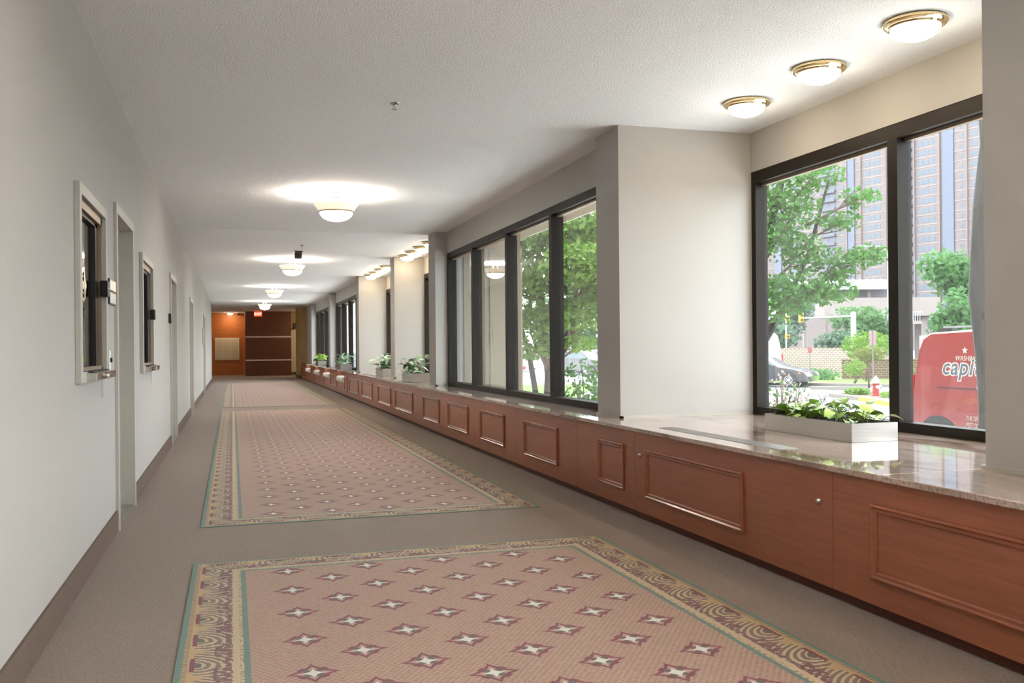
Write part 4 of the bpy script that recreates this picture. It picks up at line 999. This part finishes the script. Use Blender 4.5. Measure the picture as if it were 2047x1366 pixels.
def sedan(loc, rz, mat, label, suv=False, group=None):
    r = empty('car', loc, label, 'car', group, rz=rz)
    if suv: p = [(0.02, 0.35), (0, 0.7), (0.1, 1.0), (1.1, 1.12), (1.7, 1.62), (2.2, 1.72), (4.0, 1.70), (4.5, 1.15), (4.55, 0.7), (4.5, 0.35)]
    else: p = [(0.05, 0.26), (0, 0.50), (0.12, 0.68), (0.6, 0.82), (1.35, 0.93), (2.05, 1.34), (2.6, 1.45), (3.2, 1.42), (4.0, 1.08), (4.65, 1.0), (4.75, 0.7), (4.7, 0.3)]
    loft_body('body', p, 1.82, mat, r, 0.9, 0.28, 0.12, 0.05)
    for s in (-1, 1):
        for y in (0.88, 3.72): arch(r, s * 0.903, y, 0.33, 0.38, s); wheel(r, s * 0.85, y, 0.33, s)
        w_ = [(1.55, 0.98), (2.08, 1.29), (2.6, 1.38), (3.15, 1.35), (3.75, 1.03)] if not suv else [(1.35, 1.14), (1.75, 1.55), (2.2, 1.64), (3.8, 1.62), (4.2, 1.18)]
        vs = [(s * (0.91 * (1 - 0.28 * max(0, z - 0.9)) + 0.006), y, z) for y, z in w_]
        MB().add(vs, [tuple(range(len(vs)))]).build('side_window', M['carglass'], r)
        MB().box(s * 0.88 - 0.03, s * 0.88 + 0.03, 0.22, 0.42, 0.62, 0.70).build('side_marker', M['headlamp'], r)
        MB().box(s * 0.86 - 0.05, s * 0.86 + 0.05, 4.55, 4.76, 0.75, 0.88).build('tail_light', M['redlens'], r)
        MB().box(s * 0.98 - 0.07, s * 0.98 + 0.07, 1.75, 1.85, 0.98, 1.08).build('mirror', mat, r, bevel=0.02)
    return r
M['carblack'] = simple('car_black', (58, 58, 62), 0.18, coat=0.8); M['carred'] = simple('car_red', (206, 60, 70), 0.3); M['carwhite'] = simple('car_white', (217, 219, 223), 0.3)
RD = math.atan2(-0.80, 0.60) - pi / 2 + pi
sedan((25.75, 36.95, GZ), RD, M['carblack'], 'black sedan with silver wheels at the left of the bay window')
sedan((24.6, 58.5, GZ), RD, M['carblack'], 'dark grey car at the right of the long window', True)
sedan((20.5, 66.0, GZ), RD, M['carred'], 'red car seen under the tree in the long window')
sedan((27.6, 62.0, GZ), RD, M['carwhite'], 'white car beyond the dark grey car in the street', True)
sedan((23.2, 70.5, GZ), RD, M['carwhite'], 'white car beyond the red car in the street')

# ---- street furniture
r = empty('fire_hydrant', (22.0, 27.9, GZ + 0.09), 'red fire hydrant with silver cap on the mulch island', 'hydrant')
M['hydred'] = simple('hydrant_red', (136, 39, 30), 0.45)
autosmooth(MB().lathe([(0, 0), (0.16, 0), (0.16, 0.04), (0.115, 0.05), (0.115, 0.40), (0.14, 0.42), (0.14, 0.46), (0, 0.46)], 24).build('barrel', M['hydred'], r))
autosmooth(MB().lathe([(0.15, 0.46), (0.15, 0.49), (0.13, 0.52), (0.11, 0.60), (0.06, 0.67), (0.03, 0.69), (0.03, 0.73), (0, 0.73)], 24).build('bonnet', M['chrome'], r))
for a in (0.3, 0.3 + pi, 0.3 - pi / 2):
    d = Vector((cos(a + 1.0), sin(a + 1.0), 0)); MB().tube([d * 0.08 + Vector((0, 0, .33)), d * 0.19 + Vector((0, 0, .33))], 0.062, 14).build('nozzle_cap', M['chrome'], r)

r = empty('sign_post', (24.0, 30.6, GZ), 'tall grey sign post beside the fire hydrant', 'sign')
MB().tube([(0, 0, 0), (0, 0, 2.5)], 0.03, 10).build('post', M['poleg'] if False else simple('brown_post', (92, 84, 80), 0.6), r)
sg = MB().box(-0.13, 0.13, -0.015, 0.0, 1.9, 2.48).build('sign_panel', simple('sign_face', (112, 104, 102), 0.6), r); sg.rotation_euler = (0, 0, -0.55)
for z in (2.36, 2.24, 2.12, 2.0):
    b2 = MB().box(-0.09, 0.09, -0.018, -0.015, z - 0.03, z + 0.03).build('text_line', simple('sign_red', (160, 96, 96), 0.6) if z == 2.36 else bpy.data.materials['sign_red'], sg)
r = empty('sign_post', (27.1, 39.2, GZ), 'short post with a small maroon sign in front of the brick wall', 'sign')
MB().tube([(0, 0, 0), (0, 0, 1.6)], 0.03, 8).build('post', bpy.data.materials['brown_post'], r)
sg = MB().box(-0.1, 0.1, -0.03, -0.01, 1.55, 1.82).build('sign_panel', simple('maroon_sign', (125, 53, 67), 0.5), r); sg.rotation_euler = (0, 0, -0.55)

r = empty('traffic_signal', (39.84, 52.73, GZ), 'grey mast-arm traffic signal pole above the brick wall', 'traffic signal')
M['sigyellow'] = simple('signal_yellow', (173, 129, 29), 0.5)
MB().tube([(0, 0, 0), (0, 0, 4.1)], 0.17, 14).build('pole', M['poleg'], r)
MB().tube([(0, 0, 3.85), (-1.5, 0.4, 3.78), (-3.6, 0.6, 3.72)], [0.07, 0.06, 0.05], 10).build('arm', M['poleg'], r)
def head(par, c, hgt):
    h = MB().box(c[0] - 0.14, c[0] + 0.14, c[1] - 0.12, c[1] + 0.08, c[2] - hgt / 2, c[2] + hgt / 2).build('signal_head', M['sigyellow'], par, bevel=0.02)
    n = max(1, round(hgt / 0.3))
    for k in range(n):
        z = c[2] + hgt / 2 - (k + 0.5) * hgt / n
        MB().lathe([(0, -0.02), (0.085, -0.02), (0.085, 0.05), (0, 0.05)], 16, (c[0], c[1] - 0.13, z), 'y').build('lens', M['black'], h)
head(r, (-3.72, 0.5, 3.75), 0.62)
r = empty('traffic_signal', (37.8, 57.5, GZ), 'farther pair of yellow signal heads on a slim post', 'traffic signal')
MB().tube([(0, 0, 0), (0, 0, 4.2)], 0.06, 10).build('pole', M['poleg'], r); head(r, (0, -0.12, 3.85), 0.34); head(r, (0, -0.12, 2.55), 0.3)
r = empty('street_light', (51.0, 63.0, GZ), 'tall slim pale lamp pole beside the bay window mullion', 'street light')
MB().tube([(0, 0, 0), (0, 0, 9.6)], [0.16, 0.10], 12).build('pole', M['poleg'], r); MB().tube([(0, 0, 9.5), (-0.8, 0.3, 9.9), (-1.8, 0.6, 9.9)], 0.05, 8).build('arm', M['poleg'], r)
MB().box(-2.3, -1.7, 0.5, 0.8, 9.82, 9.98).build('lamp_head', M['poleg'], r, bevel=0.03)
r = empty('globe_lamp', (25.3, 39.9, GZ), 'street lamp with a cluster of pale glass globes', 'street light')
MB().tube([(0, 0, 0), (0, 0, 3.3)], [0.07, 0.05], 10).build('pole', M['poleg'], r)
M['globe'] = simple('globe_glass', (226, 236, 238), 0.1, alpha=0.75)
for k in range(5):
    a = 2 * pi * k / 4; c = (cos(a) * 0.42, sin(a) * 0.42, 3.45) if k < 4 else (0, 0, 4.0)
    if k < 4: MB().tube([(0, 0, 3.1), (c[0], c[1], 3.15), (c[0], c[1], 3.3)], 0.02, 6).build('arm', M['poleg'], r)
    else: MB().tube([(0, 0, 3.2), (0, 0, 3.85)], 0.03, 6).build('arm', M['poleg'], r)
    MB().lathe([(0.2 * sin(pi * j / 10), -0.2 * cos(pi * j / 10)) for j in range(11)], 18, c).build('globe', M['globe'], r, smooth=True)
r = empty('picket_fence', (28.35, 33.1, GZ + 0.3), 'white picket fence left of the red van tail', 'fence', rz=math.atan2(-0.93, 0.36))
M['fencew'] = simple('white_fence', (140, 142, 140), 0.7)
for k in range(26): MB().box(k * 0.2, k * 0.2 + 0.15, -0.012, 0.012, 0.75, 2.0).build('picket', M['fencew'], r)
for z in (0.95, 1.8): MB().box(0, 5.2, 0.012, 0.05, z, z + 0.09).build('rail', M['fencew'], r)
for k in (0, 2.6, 5.1): MB().box(k, k + 0.1, 0.05, 0.15, -0.3, 2.0).build('post', M['fencew'], r)

# ---- station canopy and deck
r = empty('station_canopy', (77.0, 112.6, GZ), 'pale ribbed station canopy on posts in front of the tower', 'canopy', rz=math.atan2(-3.2, 10.56))
M['roofrib'] = simple('pale_roofing', (136, 141, 149), 0.5); M['conc'] = simple('station_concrete', (121, 112, 107), 0.9, noise=0.05, scale=1)
MB().prism([(-2.2, 10.1), (3.5, 11.3), (3.5, 11.1), (-2.2, 9.9)], -2, 13, 'x').build('roof', M['roofrib'], r)
for k in range(15): MB().prism([(-2.2, 10.1), (3.5, 11.3), (3.5, 11.42), (-2.2, 10.22)], -2 + k * 1.0, -1.9 + k * 1.0, 'x').build('roof_rib', M['chrome'], r)
MB().box(-2, 13, -2.1, -1.9, 9.55, 9.95).build('fascia', M['poleg'], r)
for k in range(5): MB().box(k * 3.0 - 0.2, k * 3.0 + 0.2, -0.3, 0.3, 0.0, 10.2).build('post', M['conc'], r)
MB().box(-2, 13, 2.5, 3.0, 7.2, 11).build('rear_screen', simple('station_dark', (108, 104, 107), 0.8), r)
r = empty('station_deck', (76.5, 102.4, GZ), 'tan concrete viaduct deck with a white railing', 'viaduct', rz=math.atan2(-1.35, 4.5))
MB().box(-3, 12, 0, 4, 5.6, 8.0).build('deck_beam', M['conc'], r)
for k in range(3): MB().box(k * 5, k * 5 + 1, 1, 3, 0, 5.6).build('pier', M['conc'], r)
for k in range(20): MB().box(3 + k * 0.3, 3.08 + k * 0.3, -1.5, -1.42, 4.9, 6.0).build('baluster', M['fencew'], r)
MB().box(3, 9, -1.55, -1.4, 6.0, 6.12).build('handrail', M['fencew'], r); MB().box(3, 9, -1.6, 0, 4.5, 4.9).build('ledge', M['conc'], r)

# ---- apartment tower
r = empty('apartment_tower', (187.6, 279.8, GZ), 'tall pale apartment tower with window bands and dark glass strips', 'building', rz=math.atan2(-0.963, 0.27))
M['twall'] = simple('tower_brick', (109, 98, 96), 0.9, noise=0.04, scale=0.2); M['tband'] = simple('tower_band', (125, 121, 121), 0.9)
M['tglass'] = simple('tower_window', (72, 79, 88), 0.3); M['tdark'] = simple('tower_dark_glass', (73, 79, 94), 0.3); M['trail'] = simple('tower_rail', (80, 82, 90), 0.6)
FH = 2.9
MB().box(-22, 21.8, 0, 20, 0, 64.2).build('low_wing', M['twall'], r); MB().box(21.8, 90, -0.2, 22, 0, 82).build('tall_wing', M['twall'], r)
for s0, s1, zt in ((22.1, 25.0, 81), (55.8, 59.4, 81), (-8.5, -5.5, 63), (78, 81, 81)): MB().box(s0, s1, -0.6, 0.3, 6, zt).build('dark_glass_strip', M['tdark'], r)
for s0 in (27.2, 36.5, 46.3, 54.6, 63.2, 21.8): MB().box(s0, s0 + 0.5, -0.9, 0.0, 0, 82).build('pilaster', M['twall'], r)
def unit_mesh(w, h, d, mat, nm): return MB().box(0, w, -d, 0.02, 0, h).mesh(nm, mat)
band = {}
def inst(nm, me, x, y, z):
    o = bpy.data.objects.new(nm, me); link(o, r); o.location = (x, y, z); return o
def triple(w, nm='window'):
    mb = MB(); n = 3; g = w / n
    for k in range(n): mb.box(k * g + 0.06, (k + 1) * g - 0.06, -0.05, 0.02, 0, 1.5)
    return mb.mesh(nm, M['tglass'])
W6 = triple(5.8); W3 = triple(2.6); W1 = unit_mesh(1.0, 1.3, 0.05, M['tglass'], 'window'); W2_ = unit_mesh(2.0, 1.5, 0.05, M['tglass'], 'window')
BL = MB(); BL.box(0, 2.4, -0.08, 0.02, 0.1, 2.5); BALG = BL.mesh('balcony', M['tdark']); BLF = MB(); BLF.box(-0.15, 2.6, -1.2, 0, 0, 0.18); BLF.box(-0.15, 2.6, -1.2, -1.12, 0.18, 1.1); BALF = BLF.mesh('balcony_rail', M['trail'])
BW = MB().box(0, 1, -0.12, 0.02, 0, 0.22).mesh('floor_band', M['tband'])
for k in range(4, 28):
    z = k * FH + 0.9
    for x, me in ((28.8, W6), (47.5, W6), (61.0, W1), (64.7, W2_), (39.0, W3), (69.5, W6)): inst('window', me, x, -0.2, z)
    for x in (43.4,):
        inst('balcony', BALG, x, -0.2, z - 0.6); inst('balcony_rail', BALF, x, -0.2, z - 0.7)
    for x0, x1 in ((22.0, 88.0),):
        o = inst('floor_band', BW, x0, -0.2, z - 0.75); o.scale = (x1 - x0, 1, 1)
    if z < 61:
        for x, me in ((18.7, W2_), (-2.5, W6), (6.0, W3)): inst('window', me, x, 0, z)
        inst('balcony', BALG, 12.2, 0, z - 0.6); inst('balcony', BALG, 14.9, 0, z - 0.6)
        o = inst('balcony_rail', BALF, 12.2, 0, z - 0.7); o.scale = (2.1, 1, 1)
        o = inst('floor_band', BW, -21, 0, z - 0.75); o.scale = (42, 1, 1)
